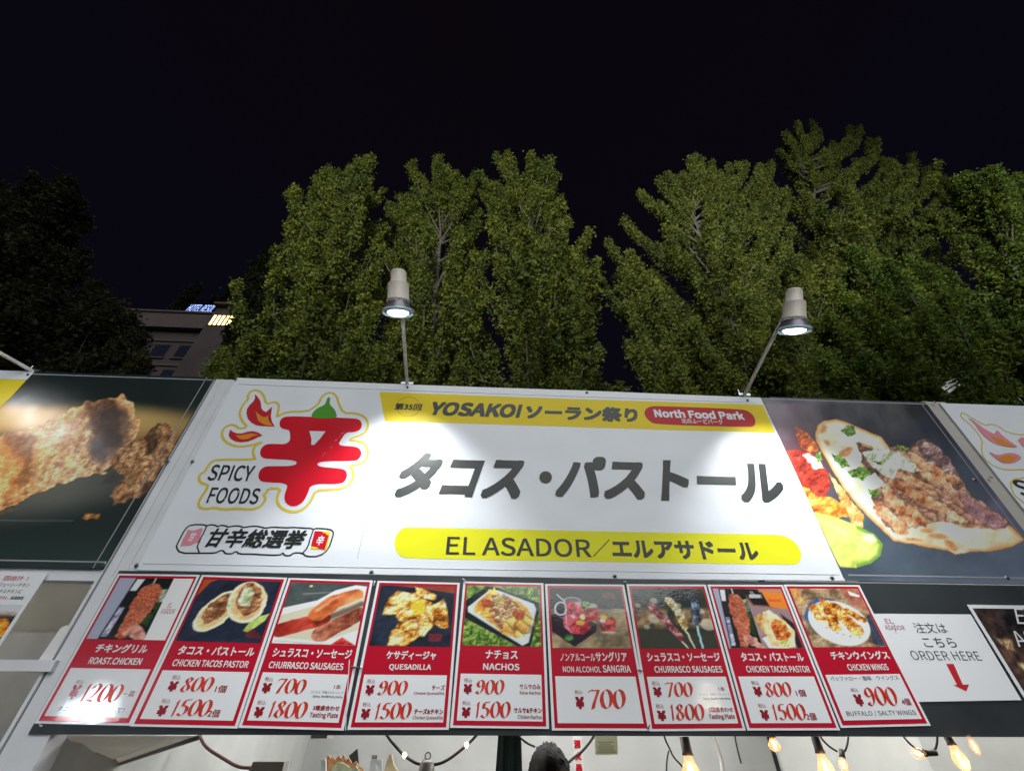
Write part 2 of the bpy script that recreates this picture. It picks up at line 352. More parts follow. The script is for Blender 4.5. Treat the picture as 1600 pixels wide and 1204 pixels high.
def picture(name, nu, nv, wfn, pfn, mat, parent, k=.62):
    """a gridded sheet wfn(u, v) -> point, painted by pfn(Paint-able coordinates)"""
    u, v = np.meshgrid(np.linspace(0, 1, nu), np.linspace(0, 1, nv)); u = u.ravel(); v = v.ravel()
    P = wfn(u, v); c = pfn(u, v, P); c = np.clip(lin(np.clip(c, 0, 255))/k, .002, .82)
    me = bpy.data.meshes.new(name)
    i = np.arange((nu-1)*(nv-1)); a = i//(nu-1)*nu+i % (nu-1); q = np.stack([a+nu, a+nu+1, a+1, a], 1)
    me.vertices.add(nu*nv); me.vertices.foreach_set('co', P.astype(np.float32).ravel())
    me.loops.add(len(q)*4); me.loops.foreach_set('vertex_index', q.ravel().astype(np.int32))
    me.polygons.add(len(q)); me.polygons.foreach_set('loop_start', np.arange(0, len(q)*4, 4, dtype=np.int32)); me.update(); me.validate()
    at_ = me.color_attributes.new('print', 'FLOAT_COLOR', 'POINT'); at_.data.foreach_set('color', np.column_stack([c, np.ones(len(c))]).astype(np.float32).ravel())
    return link(name, me, mat, parent)

# ================================================================ the ground
g = MB().add([(-250, -60, 0), (250, -60, 0), (250, 300, 0), (-250, 300, 0)], [(0, 1, 2, 3)]).build('ground', 'ground'); g['kind'] = 'structure'

# ================================================================ hotel far behind on the left
def frame_box(mb, o, ax, ay, az, x0, x1, y0, y1, z0, z1):
    vs = [o+ax*x+ay*y+az*z for z in (z0, z1) for x, y in ((x0, y0), (x1, y0), (x1, y1), (x0, y1))]
    mb.add(vs, [(0,3,2,1),(4,5,6,7),(0,1,5,4),(1,2,6,5),(2,3,7,6),(3,0,4,7)])
HY = 44.
hotel = thing('hotel_building', 'mauve concrete hotel block with pale cornice rising far behind the left trees', 'building')
hl = at(205, 494, HY); hr = at(470, 500, HY); ZT = float(at(290, 494, HY)[2]); X0 = float(hl[0]); X1 = X0+26
MB().box((X0, HY, 0), (X1, HY+16, ZT-3.2)).build('wall', 'wall', hotel)
MB().box((X0-.5, HY-.8, ZT-3.2), (X1+.4, HY+16, ZT-.2)).build('cornice', 'wall_edge', hotel)
MB().box((X0-.7, HY-1.0, ZT-.2), (X1+.6, HY+16.2, ZT+.15)).build('parapet', 'wall_edge', hotel)
MB().box((X0+7.5, HY+2, ZT), (X1, HY+14, ZT+2.6)).build('roof_housing', 'wall', hotel)
for k in range(7):
    for j in range(4):
        z = ZT-8.5-j*4.6; x = X0+3.2+k*3.3
        w = MB().box((x, HY-.05, z), (x+2.2, HY+.02, z+2.5)).build('window', 'wall_dark', hotel)
        MB().box((x+.12, HY-.08, z+.12), (x+2.08, HY-.055, z+2.38)).build('pane', 'windark', w)
        MB().box((x-.1, HY-.22, z-.18), (x+2.3, HY-.01, z)).build('sill', 'wall_edge', w)
for j in range(5):
    z = ZT-5.4-j*4.6
    MB().box((X0-.02, HY-.16, z), (X1, HY-.005, z+.35)).build('ledge', 'wall_edge', hotel)
# the lit upper floor beside it
lounge = thing('restaurant_building', 'lower block with a band of golden lit windows seen through the branches', 'building')
LY = 40.
def lit_band(xa, xb, ya, yb, n):
    a = at(xa, yb, LY); b = at(xb, ya, LY); w = (b[0]-a[0])/n
    for i in range(n):
        f = MB().box((a[0]+i*w+.08, LY-.06, a[2]), (a[0]+(i+1)*w-.08, LY-.02, b[2])).build('window', 'winlit', lounge)
        MB().box((a[0]+i*w-.07, LY-.14, a[2]-.2), (a[0]+i*w+.07, LY-.01, b[2]+.2)).build('mullion', 'wall_edge', f)
aL = at(318, 512, LY); bL = at(440, 490, LY)
MB().box((aL[0], LY, 0), (bL[0]+10, LY+3, bL[2]+.9)).build('wall', 'wall', lounge)
MB().box((aL[0]-.3, LY-.6, bL[2]+.95), (bL[0]+10.3, LY+3, bL[2]+1.3)).build('roof', 'wall_edge', lounge)
lit_band(325, 368, 494, 507, 5); lit_band(376, 421, 496, 509, 6)
sg = thing('rooftop_sign', 'blue white glowing rooftop sign reading HOTEL RESOL on the hotel', 'sign')
mb = MB(); text(mb, 'HOTEL RESOL', (289, 486), (340, 477), y=HY+1.8, w=.0, shear=.2); mb.build('lettering', 'neon', sg)
a = at(286, 489, HY+2); b = at(343, 486.5, HY+2); mb = MB()
mb.box((a[0], HY+1.9, a[2]-.3), (b[0], HY+2.1, a[2]-.05))
for k in range(7): x = a[0]+(b[0]-a[0])*k/6; mb.tube([(x, HY+2, ZT+2.5), (x, HY+2, a[2]-.05)], .07, 6)
mb.build('frame', 'wall_dark', sg)

# ================================================================ trees
def leaf_mesh(name, pos, size, mat, parent, up=.35, seed=0):
    r = np.random.default_rng(seed); n = len(pos)
    d = r.normal(size=(n, 3)); d[:, 2] += -.1; d /= np.linalg.norm(d, axis=1)[:, None]
    nn = r.normal(size=(n, 3)); nn[:, 2] += up*2; nn[:, 1] -= .6; s = np.cross(d, nn); s /= np.linalg.norm(s, axis=1)[:, None]+1e-9
    f = np.cross(s, d); sz = size*r.uniform(.6, 1.25, n)[:, None]
    v = np.stack([pos, pos+(-.58*s+.92*d+.14*f)*sz, pos+(.58*s+.92*d-.05*f)*sz], 1).reshape(-1, 3)
    me = bpy.data.meshes.new(name); me.vertices.add(n*3); me.vertices.foreach_set('co', v.astype(np.float32).ravel())
    me.loops.add(n*3); me.loops.foreach_set('vertex_index', np.arange(n*3, dtype=np.int32))
    me.polygons.add(n); me.polygons.foreach_set('loop_start', np.arange(0, n*3, 3, dtype=np.int32)); me.update()
    return link(name, me, mat, parent)
def tree(name, label, cat, base, tips, fill, leaf, mat, seed, group=None, plume=1., dens=1., trunk_r=.16, loose=.07, topf=.82, low=.30, dup=2):
    """base = foot of the trunk, tips = ends of the leading limbs (all in metres)"""
    r = np.random.default_rng(seed); base = np.array(base, float); tips = [np.array(t, float) for t in tips]
    H = max(t[2] for t in tips); t0 = thing(name, label, cat, group); t0.location = base
    top = np.mean(tips, 0); top[2] = H*topf
    def trunk_at(z):
        k = min(1., z/top[2]); q = base*(1-k)+np.array([top[0], top[1], top[2]])*k
        q = q+np.array([math.sin(k*3+seed)*.12, math.cos(k*4+seed)*.12, 0]); q[2] = z; return q
    mb = MB(); zs = np.linspace(0, top[2], 9)
    mb.tube([trunk_at(z)-base for z in zs], [trunk_r*(1-.93*z/top[2]) for z in zs], 9)
    allt = [(t, 1.) for t in tips]
    def dome(q, t, f):                                   # the crown curves down towards its near side
        k = (q[1]+CAMD)/(t[1]+CAMD)
        if k < 1: q[2] = min(q[2], CAMZ+(t[2]-CAMZ)*f*k); q[0] = CAMX+(q[0]-CAMX)*(k*.7+.3)
        return q
    for t in tips:                                       # side shoots round every leading tip
        for _ in range(dup):
            q = t+np.array([r.normal()*.22, r.normal()*.5, -abs(r.normal())*1.2-.45])*plume; q = dome(q, t, 1.); allt.append((q, .8))
    for _ in range(12): allt.append((top+np.array([r.normal()*.45, r.normal()*.45-.3, abs(r.normal())*.25+.1])*plume, .7))
    for _ in range(int(fill*.72)):
        t = tips[r.integers(len(tips))]; k = r.uniform(low, .95); z = t[2]*k
        if r.random() < .6: z = H*r.uniform(min(low, .75), .8); z = min(z, t[2]*.97)
        c = trunk_at(min(z, top[2])); sp_ = r.uniform(.25, 1.10)*(.62+.38*z/t[2])
        q = np.array([c[0]+(t[0]-c[0])*sp_*.98+r.normal()*.40*plume, c[1]+(t[1]-c[1])*sp_+r.normal()*.9*plume-.3, z]); q = dome(q, t, .96); allt.append((q, r.uniform(.7, 1)))
    B = []; Dv = []; Ln = []; 
    for q, sc in allt:
        dist = math.hypot(q[0]-top[0], q[1]-top[1]); zb = max(1.8, q[2]-dist*.95-r.uniform(1.0, 2.4)); s0 = trunk_at(min(zb, top[2]*.97))
        mid = s0*.45+q*.55; mid[:2] += (q[:2]-s0[:2])*.22; mid[2] -= .1*dist
        pts = [s0*(1-t)**2+mid*2*t*(1-t)+q*t*t for t in np.linspace(0, 1, 7)]; L = sum(np.linalg.norm(pts[i+1]-pts[i]) for i in range(6))
        mb.tube([p-base for p in pts], [max(.004, trunk_r*.30*sc*(1-t)**1.2+.004) for t in np.linspace(0, 1, 7)], 5, caps=False)
        nb = int(L*5.5*dens)+4
        for t in np.concatenate([r.uniform(.16, 1, nb), [.97, 1.]]):
            p = s0*(1-t)**2+mid*2*t*(1-t)+q*t*t; tg = (mid-s0)*2*(1-t)+(q-mid)*2*t; tg = tg/(np.linalg.norm(tg)+1e-9)
            a = r.normal(size=3); a -= tg*(a@tg); a /= np.linalg.norm(a)
            d = tg*(.55+.8*t)+a*(.75-.45*t)+np.array([0, 0, .45]); d /= np.linalg.norm(d)
            B.append(p); Dv.append(d); Ln.append((.20+.44*(1-t)**.7)*plume*sc*r.uniform(.7, 1.25))
    mb.build('trunk', 'bark', t0, True)
    B = np.array(B); Dv = np.array(Dv); Ln = np.array(Ln); k = int(50*dens)
    t = r.random((len(B), k)); P = B[:, None]+Dv[:, None]*(Ln[:, None]*t)[..., None]
    P = P+r.normal(size=P.shape)*(loose*(1.15-.6*t))[..., None]; P = P.reshape(-1, 3)-base
    leaf_mesh('crown', P, leaf*1.0, mat, t0, seed=seed)
    return t0
def T(px, py, Y): return at(px, py, Y)
G1 = 'leafy trees standing behind the stalls'
def base_at(px, Y): p = at(px, 600, Y); return (p[0]*.55+CAMX*.0+.45*p[0], Y, 0)
tree('ginkgo_tree', 'olive green ginkgo left of the first lamp, its crown split into upright plumes', 'tree', base_at(585, 5.2),
     [T(515, 266, 4.9), T(548, 264, 5.3), T(575, 282, 5.0), T(598, 300, 5.6), T(487, 300, 5), T(468, 342, 5.0), T(500, 330, 4.6), T(560, 330, 4.5), T(488, 400, 4.8), T(505, 420, 4.3), T(498, 470, 4.6), T(600, 360, 4.4)], 60, .066, 'ginkgo', 11, G1, dens=1.1)
tree('ginkgo_tree', 'ginkgo in the middle of the centre clump, its narrow tip right of the first lamp', 'tree', base_at(690, 6.4),
     [T(641, 262, 6.2), T(655, 300, 6.0), T(682, 250, 6.5), T(712, 272, 6.4), T(700, 262, 6.8), T(625, 310, 6.0), T(735, 300, 6.2), T(665, 350, 5.6), T(720, 360, 5.6), T(612, 322, 6.6), T(598, 350, 6.4), T(740, 318, 6.6), T(748, 350, 6.4), T(612, 400, 6.0), T(752, 400, 6.0), T(602, 460, 5.8), T(748, 470, 5.8), T(640, 500, 5.6), T(700, 520, 5.6), T(600, 540, 5.4), T(750, 540, 5.4)], 50, .066, 'ginkgo', 12, G1)
tree('ginkgo_tree', 'ginkgo between the two lamps whose tallest spire leans over the dark gap', 'tree', base_at(815, 5.0),
     [T(776, 242, 5.2), T(748, 272, 5.3), T(800, 268, 5.0), T(790, 310, 4.6), T(860, 312, 5.0), T(838, 345, 4.8), T(875, 345, 5.1), T(920, 364, 5.0), T(890, 395, 4.8), T(820, 360, 4.4), T(892, 430, 4.6), T(900, 490, 4.5), T(885, 520, 4.2), T(740, 400, 4.4)], 70, .064, 'ginkgo', 13, G1)
tree('ginkgo_tree', 'broad ginkgo with a rounded left shoulder, just left of the second lamp', 'tree', base_at(1090, 6.2),
     [T(950, 380, 6.2), T(975, 345, 6.0), T(1000, 302, 6.2), T(1030, 285, 6.0), T(1060, 285, 6.6), T(1086, 243, 6.4), T(1112, 256, 6.6), T(1140, 258, 6.4), T(1165, 256, 6.6), T(1190, 262, 6.2), T(972, 430, 5.8), T(985, 480, 5.4), T(985, 400, 5.2), T(1040, 360, 5.2), T(1120, 330, 5.4), T(985, 540, 5.0), T(1180, 340, 5.4), T(1205, 255, 6.6), T(1205, 300, 6.2), T(1215, 340, 5.8)], 95, .072, 'dusky', 14, G1, dens=1.05)
tree('ginkgo_tree', 'tallest tree on the right with twin crowns against the black sky', 'tree', base_at(1270, 7.4),
     [T(1220, 238, 7.4), T(1240, 222, 7.4), T(1268, 192, 7.6), T(1300, 225, 7.8), T(1328, 200, 7.4), T(1358, 220, 7.4), T(1378, 250, 7.6), T(1425, 244, 7.4), T(1402, 262, 7.2), T(1250, 290, 6.6), T(1330, 290, 6.4), T(1290, 340, 6.2), T(1390, 330, 6.4), T(1205, 290, 7.2), T(1215, 335, 7.0), T(1225, 385, 6.6), T(1240, 440, 6.2), T(1200, 400, 6.6), T(1230, 500, 6.0)], 95, .088, 'dusky', 15, G1, plume=1.1, dens=1.15)
tree('ginkgo_tree', 'dim tree between the tallest crown and the bright foliage at the right edge', 'tree', base_at(1450, 7.0),
     [T(1460, 292, 7.2), T(1478, 280, 7.2), T(1500, 282, 7.4), T(1530, 278, 7.0), T(1555, 290, 7.0), T(1440, 330, 6.8), T(1500, 340, 6.4), T(1420, 380, 6.2)], 60, .074, 'dusky', 16, G1, dens=1.05)
tree('maple_tree', 'bright green tree at the right edge with a pale leaning trunk', 'tree', base_at(1560, 4.2),
     [T(1590, 276, 4.6), T(1570, 320, 4.6), T(1625, 290, 4.6), T(1530, 345, 4.6), T(1510, 375, 4.4), T(1600, 380, 4.2), T(1650, 350, 4.2), T(1550, 430, 4.0), T(1480, 430, 4.2), T(1600, 480, 3.8), T(1535, 500, 3.8)], 60, .07, 'bright', 17, G1, low=.38)
tree('maple_tree', 'lower bright green tree right of the second lamp', 'tree', base_at(1390, 4.4),
     [T(1335, 390, 4.6), T(1358, 400, 4.6), T(1420, 402, 4.6), T(1445, 420, 4.6), T(1385, 430, 4.2), T(1310, 450, 4.4), T(1470, 450, 4.4), T(1345, 480, 4.0), T(1430, 500, 4.0), T(1300, 500, 4.2), T(1290, 560, 4.0), T(1400, 560, 3.8)], 60, .062, 'bright', 18, G1, topf=.68, low=.42, plume=.7)
tree('maple_tree', 'low leafy tree below the second lamp between the darker crowns', 'tree', base_at(1180, 4.4),
     [T(1110, 470, 4.6), T(1150, 450, 4.6), T(1215, 480, 4.6), T(1255, 500, 4.4), T(1080, 510, 4.4), T(1180, 530, 4.2), T(1050, 560, 4.2), T(1240, 560, 4.2)], 44, .058, 'ginkgo', 19, G1, topf=.68, low=.5, plume=.65)
tree('bushy_tree', 'low spreading tree in front of the lit windows, left of the ginkgo clump', 'tree', base_at(430, 4.6),
     [T(352, 548, 4.6), T(385, 538, 4.8), T(432, 520, 4.6), T(462, 500, 4.6), T(484, 482, 4.6), T(345, 560, 4.4), T(400, 545, 4.2), T(450, 520, 4.2), T(370, 570, 4.0), T(480, 520, 4.2)], 30, .052, 'ginkgo', 20, G1, topf=.5, low=.7, plume=.42)
tree('bushy_tree', 'low tree filling the space under the first lamp', 'tree', base_at(560, 4.4),
     [T(520, 470, 4.6), T(560, 450, 4.6), T(590, 480, 4.4), T(640, 500, 4.6), T(505, 520, 4.2), T(550, 540, 4.0), T(600, 550, 4.0)], 36, .056, 'ginkgo', 21, G1, topf=.68, low=.5, plume=.6)
tree('bushy_tree', 'low tree under the dark gap right of the centre clump', 'tree', base_at(870, 4.4),
     [T(830, 500, 4.4), T(880, 500, 4.6), T(800, 540, 4.2), T(895, 540, 4.4), T(860, 560, 4.0)], 32, .056, 'dusky', 22, G1, topf=.68, low=.5, plume=.6)
tree('broadleaf_tree', 'dark broadleaf tree at the left edge, its crown sloping down to the hotel', 'tree', base_at(40, 8.5),
     [T(-60, 265, 8.5), T(0, 288, 8.5), T(40, 300, 8.5), T(75, 330, 8.5), T(110, 365, 8.3), T(130, 400, 8.3), T(150, 450, 8.3), T(-30, 340, 8), T(40, 380, 7.8), T(90, 430, 7.6), T(20, 480, 7.4), T(120, 500, 7.4)], 110, .12, 'broad', 23, G1, plume=1.2, dens=1.1, loose=.14)
tree('broadleaf_tree', 'smaller dark tree against the corner of the hotel', 'tree', base_at(165, 8.0),
     [T(160, 462, 8), T(185, 480, 8), T(205, 500, 8), T(222, 530, 8), T(150, 500, 7.6), T(185, 540, 7.4), T(215, 560, 7.6)], 50, .10, 'broad', 24, G1, plume=.8, low=.45, loose=.13)
tree('larch_tree', 'feathery dark tree on its own left of the centre clump', 'tree', base_at(432, 13),
     [T(418, 395, 13), T(432, 392, 13), T(445, 402, 13), T(402, 425, 13), T(460, 425, 13), T(395, 460, 12.6), T(465, 455, 12.6), T(430, 440, 12.4)], 40, .13, 'far', 25, G1, plume=.7, low=.8, loose=.12)
tree('larch_tree', 'small dim tree top rising behind the hotel sign', 'tree', base_at(372, 62),
     [T(350, 466, 62), T(362, 448, 62), T(375, 454, 62), T(390, 450, 62), T(343, 478, 62), T(385, 475, 61)], 26, .5, 'far', 26, G1, plume=2.2, low=.7, loose=.14)
tree('larch_tree', 'tiny dim tree top standing above the roof end of the hotel', 'tree', base_at(300, 60),
     [T(296, 462, 60), T(304, 452, 60), T(310, 447, 60)], 8, .4, 'far', 27, G1, plume=1.6, low=.85, trunk_r=.4, loose=.4)

# far lamps and a lit board glimpsed on the right
fl = thing('floodlight', 'small distant floodlight with a bright face among the branches at the right edge', 'lamp')
p = Vector(at(1555, 578, 6.0))
MB().lathe(p+Vector((0, 0, .10)), (0, 0, -1), [(0, .0), (0, .035), (.07, .04), (.1, .065)]).build('housing', 'lampbody', fl, True)
MB().lathe(p+Vector((0, 0, .0)), (0, 0, -1), [(0, .062), (.012, .045), (.016, .0)]).build('lens', 'lamplit', fl, True)
mb = MB(); mb.tube([p+Vector((.02, 0, .07)), p+Vector((.16, .15, -.25)), p+Vector((.16, .15, -2.4))], .012); mb.build('arm', 'arm', fl)
gb = thing('lit_panel', 'small pale slanting roof panels lit up behind the bright green tree', 'structure')
for k, (a, b, c, d) in enumerate((((1471, 605), (1492, 592), (1497, 596), (1476, 610)), ((1480, 610), (1499, 598), (1501, 601), (1483, 614)), ((1476, 597), (1494, 591), (1493, 594), (1482, 600)))):
    MB().slab([at(*q, 3.0) for q in (a, b, c, d)], .06).build('panel', 'paper', gb)

# ================================================================ stalls: posts, rails, roofs, cloths
ZB, ZT_ = float(at(585, 896)[2]), float(at(800, 606)[2])          # bottom and top of the fascia
fr = thing('stall_frame', 'white steel posts and rails between the left stall and the centre stall', 'frame')
Zg = ZT_-.004
PX = float(at(147, 906)[0]); MB().box((PX, .004, 0), (-1.392, .07, Zg)).build('post', 'post', fr)
MB().box((-1.384, .004, 0), (-1.276, .07, Zg)).build('post', 'post', fr)
MB().box((-1.392, .012, 0), (-1.384, .05, Zg-.01)).build('seam', 'darksteel', fr)
MB().box((-1.358, .0015, ZB-.02), (-1.351, .0035, Zg)).build('bead', 'post', fr)
MB().box((-1.318, .0015, ZB-.02), (-1.311, .0035, Zg)).build('bead', 'post', fr)
a = at(60, 889); b = at(60, 905); MB().box((-4.6, .006, b[2]), (PX-.0005, .05, a[2]+.03)).build('rail', 'post', fr)
a = at(60, 1031); b = at(60, 1049); MB().box((-4.6, -.012, b[2]), (float(at(88, 1040)[0]), .0035, a[2])).build('rail', 'post', fr)
MB().box((-4.6, .052, ZB+.02), (PX-.0005, .10, Zg)).build('header', 'post', fr)
MB().box((-1.2755, .02, ZB+.02), (2.215, .07, Zg)).build('header', 'post', fr)
fr2 = thing('stall_frame', 'beige steel post between the taco banner and the flame banner', 'frame')
xr0, xr1 = float(at(1447, 628)[0])+.004, float(at(1470, 628)[0])+.03
MB().box((xr0-.02, .004, 0), (xr1, .07, Zg+.01)).build('post', 'post_beige', fr2)
MB().box((xr1+.001, .02, ZB+.02), (5.4, .07, Zg)).build('header', 'post_beige', fr2)

def tent(x0, x1, label):
    t = thing('tent_roof', label, 'tent', 'fabric roofs of the stalls')
    mb = MB(); nx, ny = 24, 10
    vs = []; 
    for j in range(ny+1):
        for i in range(nx+1):
            u, v = i/nx, j/ny; x = x0+(x1-x0)*u; y = .08+2.75*v; z = CAMZ+1.10+.02*math.sin(u*math.pi*6)*math.sin(v*math.pi)-.12*v
            vs.append((x, y, z))
    mb.add(vs, [(j*(nx+1)+i, j*(nx+1)+i+1, (j+1)*(nx+1)+i+1, (j+1)*(nx+1)+i) for j in range(ny) for i in range(nx)])
    mb.build('canopy', 'tarp', t, True)
    m2 = MB()
    for x in (x0+.03, x1-.03): m2.tube([(x, 2.8, 0), (x, 2.8, CAMZ+.97)], .02, 8)
    m2.build('frame', 'steel', t); return t
tent(-4.7, -1.40, 'white fabric roof behind the fried chicken banner')
tent(-1.38, 2.21, 'white fabric roof over the centre stall')
tent(2.26, 5.4, 'white fabric roof behind the flame banner')

def cloth(name, label, cat, mat, tl, tr, bl, br, Y, fold=.03, nf=6, nu=60, nv=14, group=None, parent=None, ph=0.):
    """hanging sheet: corners are (x, z); folds run down it"""
    vs = []; 
    for j in range(nv+1):
        for i in range(nu+1):
            u, v = i/nu, j/nv
            x = (tl[0]*(1-u)+tr[0]*u)*(1-v)+(bl[0]*(1-u)+br[0]*u)*v; z = (tl[1]*(1-u)+tr[1]*u)*(1-v)+(bl[1]*(1-u)+br[1]*u)*v
            y = Y+fold*(math.sin(u*nf*6.28+ph+math.sin(v*2+u*5))*.6+math.sin(u*nf*14.7+ph*2)*.25)*(.4+.6*v)
            vs.append((x, y, z))
    mb = MB().add(vs, [(j*(nu+1)+i, (j+1)*(nu+1)+i, (j+1)*(nu+1)+i+1, j*(nu+1)+i+1) for j in range(nv) for i in range(nu)])
    o = mb.build(name, mat, parent, True)
    if parent is None: tag(o, label, cat, group)
    return o
cloth('back_cloth', 'white tarpaulin back wall of the centre stall', 'tarpaulin', 'tarp', (-1.36, 2.7), (2.2, 2.7), (-1.36, .02), (2.2, .02), 2.6, .016, 6, 120)
cloth('back_cloth', 'white tarpaulin back wall of the right hand stall', 'tarpaulin', 'tarp', (2.24, 2.7), (5.3, 2.7), (2.24, .02), (5.3, .02), 2.6, .015, 4, 80)
cloth('side_cloth', 'white tarpaulin side wall at the right of the centre stall', 'tarpaulin', 'tarp', (2.1, 2.7), (3.2, 2.7), (2.1, .02), (3.2, .02), 2.3, .02, 3, 50, ph=1.)
def side_sheet(x, label):
    vs = []
    for j in range(11):
        for i in range(61):
            u, v = i/60, j/10; vs.append((x+.02*math.sin(u*31+v*2)*(.3+v)+.01*math.sin(u*67), .12+2.45*u, 2.68-2.64*v))
    tag(MB().add(vs, [(j*61+i, (j+1)*61+i, (j+1)*61+i+1, j*61+i+1) for j in range(10) for i in range(60)]).build('side_cloth', 'tarp', None, True), label, 'tarpaulin')
side_sheet(-1.33, 'white tarpaulin side wall at the left of the centre stall')
cloth('back_cloth', 'white tarpaulin back wall of the left stall', 'tarpaulin', 'tarp', (-4.6, 2.7), (-1.40, 2.7), (-4.6, .02), (-1.40, .02), 2.6, .03, 6, 80)
# left stall: brown upper sheet, pale lower sheets
a = at(118, 900, .35); b = at(40, 987, .35)
cloth('hanging_cloth', 'brownish beige sheet hanging in the gap below the fried chicken banner', 'tarpaulin', 'tarp_beige', (-3.4, a[2]+.2), (-1.42, a[2]+.2), (-3.4, b[2]), (-1.42, b[2]), .35, .006, 4)
cloth('hanging_cloth', 'pale lower sheet behind the white cross rail of the left stall', 'tarpaulin', 'tarp_pale', (-3.4, b[2]+.1), (-1.42, b[2]+.1), (-3.4, 1.0), (-1.42, 1.0), .50, .03, 7, ph=.6)
tag(MB().slab([at(*p, .002) for p in ((110,978),(104,976),(95,980),(59,1032),(80,1032))], .001).build('cloth_scrap', 'paper'), 'torn white strip of sheet hanging beside the left post', 'scrap')
# side awning of the centre stall hanging from the fascia
av = MB(); A_ = at(70, 1149, .10); B_ = at(312, 1149, .10); C_ = at(128, 1210, .75); D_ = at(40, 1215, .75); vs = []
for j in range(13):
    for i in range(31):
        u, v = i/30, j/12; p = (A_*(1-u)+B_*u)*(1-v)+(D_*(1-u)+C_*u)*v
        vs.append((p[0], p[1]+.018*math.sin(u*17+v*3), p[2]+.012*math.cos(u*19+v*4)*v))
av.add(vs, [(j*31+i, (j+1)*31+i, (j+1)*31+i+1, j*31+i+1) for j in range(12) for i in range(30)])
tag(av.build('side_awning', 'tarp_beige', None, True), 'beige awning sheet drawn back diagonally under the roast chicken card', 'tarpaulin')
eg = MB().tube([B_*(1-t)+C_*t+np.array([0, -.004, -.004]) for t in np.linspace(0, 1, 8)], .007, 8); tag(eg.build('awning_rope', 'plasticbox', None, True), 'grey hem cord along the lower edge of the beige awning', 'rope')
cl = cloth('corner_cloth', 'crumpled white sheet tied round the foot of the left post', 'tarpaulin', 'tarp_pale', (-1.62, 1.60), (-1.36, 1.60), (-1.7, .9), (-1.22, .9), -.02+.12, .02, 3)

# ================================================================ the centre banner
ban = thing('shop_banner', 'white banner with red pepper emblem and a taco photograph at its right end', 'banner')
top_e = [(370, 590), (500, 595), (637, 600.5), (780, 605.5), (917, 610), (1060, 616), (1190, 621)]
bot_e = [(1320, 906.5), (1150, 905), (960, 903), (770, 900), (585, 896.5), (400, 893.5), (213, 890)]
MB().slab([F(*p, 0) for p in top_e+bot_e], .0022).build('sheet', 'vinyl', ban)
mb = MB().poly([F(*p, 1) for p in ((592.8, 612), (880, 622.4), (1192, 632), (1211, 675.5), (1050, 671.5), (880, 666), (740, 661.5), (601.3, 657.6))]); mb.build('yellow_band', 'vinyl_yellow', ban)
z5b = lambda L: [(1000+x/7.27, 600+y/7.27) for x, y in L]
ribv = chaikin([(90, 258), (180, 244), (1150, 282), (1235, 305), (1298, 365), (1315, 430), (1298, 475), (1235, 488), (190, 457), (115, 425), (58, 365), (45, 310)], it=2)
MB().poly([F(*p, 2) for p in z5b(ribv)]).build('red_pill', 'vinyl_crimson', ban)
pil = chaikin([(638, 823), (820, 827), (1060, 832), (1205, 834.5), (1222, 835.5), (1238, 842), (1249, 855), (1253, 868), (1248, 880), (1236, 882.2), (1060, 879), (850, 875.5), (640, 872.2), (626, 869), (618, 860), (616, 846), (620, 834), (628, 825)], it=2)
MB().poly([F(*p, 1) for p in pil]).build('lemon_pill', 'vinyl_lemon', ban)
mb = MB(); ring = [(638.3+18.3*math.cos(a), 635.2+15.2*math.sin(a)) for a in np.linspace(0, 2*math.pi, 49)[:-1]]
ribbon(mb, [F(*p, 2) for p in ring], .0012, layer(2)); mb.build('circle', 'vinyl_black', ban)
ln = Lines('lettering', 'vinyl_black', ban)
ln('第35回', (615.5, 639.8), (660.5, 630.6), 3, .03, .08)
ln('YOSAKOI', (667.5, 648), (817, 631.5), 3, .055, .24)
ln('ソーラン祭り', (819, 654), (996, 637), 3, .05, .18)
ln('タコス', (607, 776), (829, 712), 3, .048, .27)
ln('パストール', (866, 777.5), (1218, 721), 3, .046, .27)
dot = [(852.6+9.8*math.cos(a), 745.2+9.6*math.sin(a)) for a in np.linspace(0, 2*math.pi, 25)[:-1]]
MB().poly([F(*p, 3) for p in dot]).build('lettering', 'vinyl_black', ban)
ln('EL ASADOR', (696.4, 866), (921.5, 842), 3, .014, 0)
ln('エルアサドール', (958, 870.5), (1179, 846.5), 3, .04, .02)
MB().poly([F(*p, 3) for p in ((926, 869), (951, 842.5), (953, 842.5), (928, 869))]).build('lettering', 'vinyl_black', ban)
ln('SPICY', (322.5, 750), (400, 727), 3, .018, -.08); ln('FOODS', (321.5, 785.5), (409, 762.5), 3, .018, -.08)
lw = Lines('lettering', 'vinyl', ban)
lw('North Food Park', (1023.7, 651.5), (1159, 643), 3, .05); lw('北のふーどパーク', (1066, 661), (1127.5, 655.3), 3, .014)
# pepper emblem
z2 = lambda L: [(300+x/3.7625, 580+y/3.7625) for x, y in L]
z7 = lambda L: [(330+x/10.03, 600+y/10.03) for x, y in L]
emb = MB().poly([F(*p, 2) for p in z2(chaikin([(560,262),(760,268),(958,275),(988,284),(1001,312),(990,342),(960,356),(905,357),(880,395),(855,436),(960,440),(988,455),(998,482),(985,512),(955,527),(745,526),(733,560),(880,570),(905,583),(914,612),(900,645),(870,662),(700,658),(680,720),(655,765),(620,789),(585,793),(552,775),(541,745),(548,710),(568,655),(425,651),(398,640),(388,615),(398,580),(425,560),(455,556),(608,556),(620,520),(440,514),(410,505),(398,482),(406,450),(430,430),(460,424),(576,429),(578,345),(545,340),(520,330),(512,305),(525,275)], it=2))]).build('emblem', 'vinyl_red', ban)
MB().poly([F(*p, 3) for p in z2([(690,350),(785,352),(755,392),(718,432),(700,430),(703,400)])]).build('emblem_gap', 'vinyl', emb)
mb = MB()
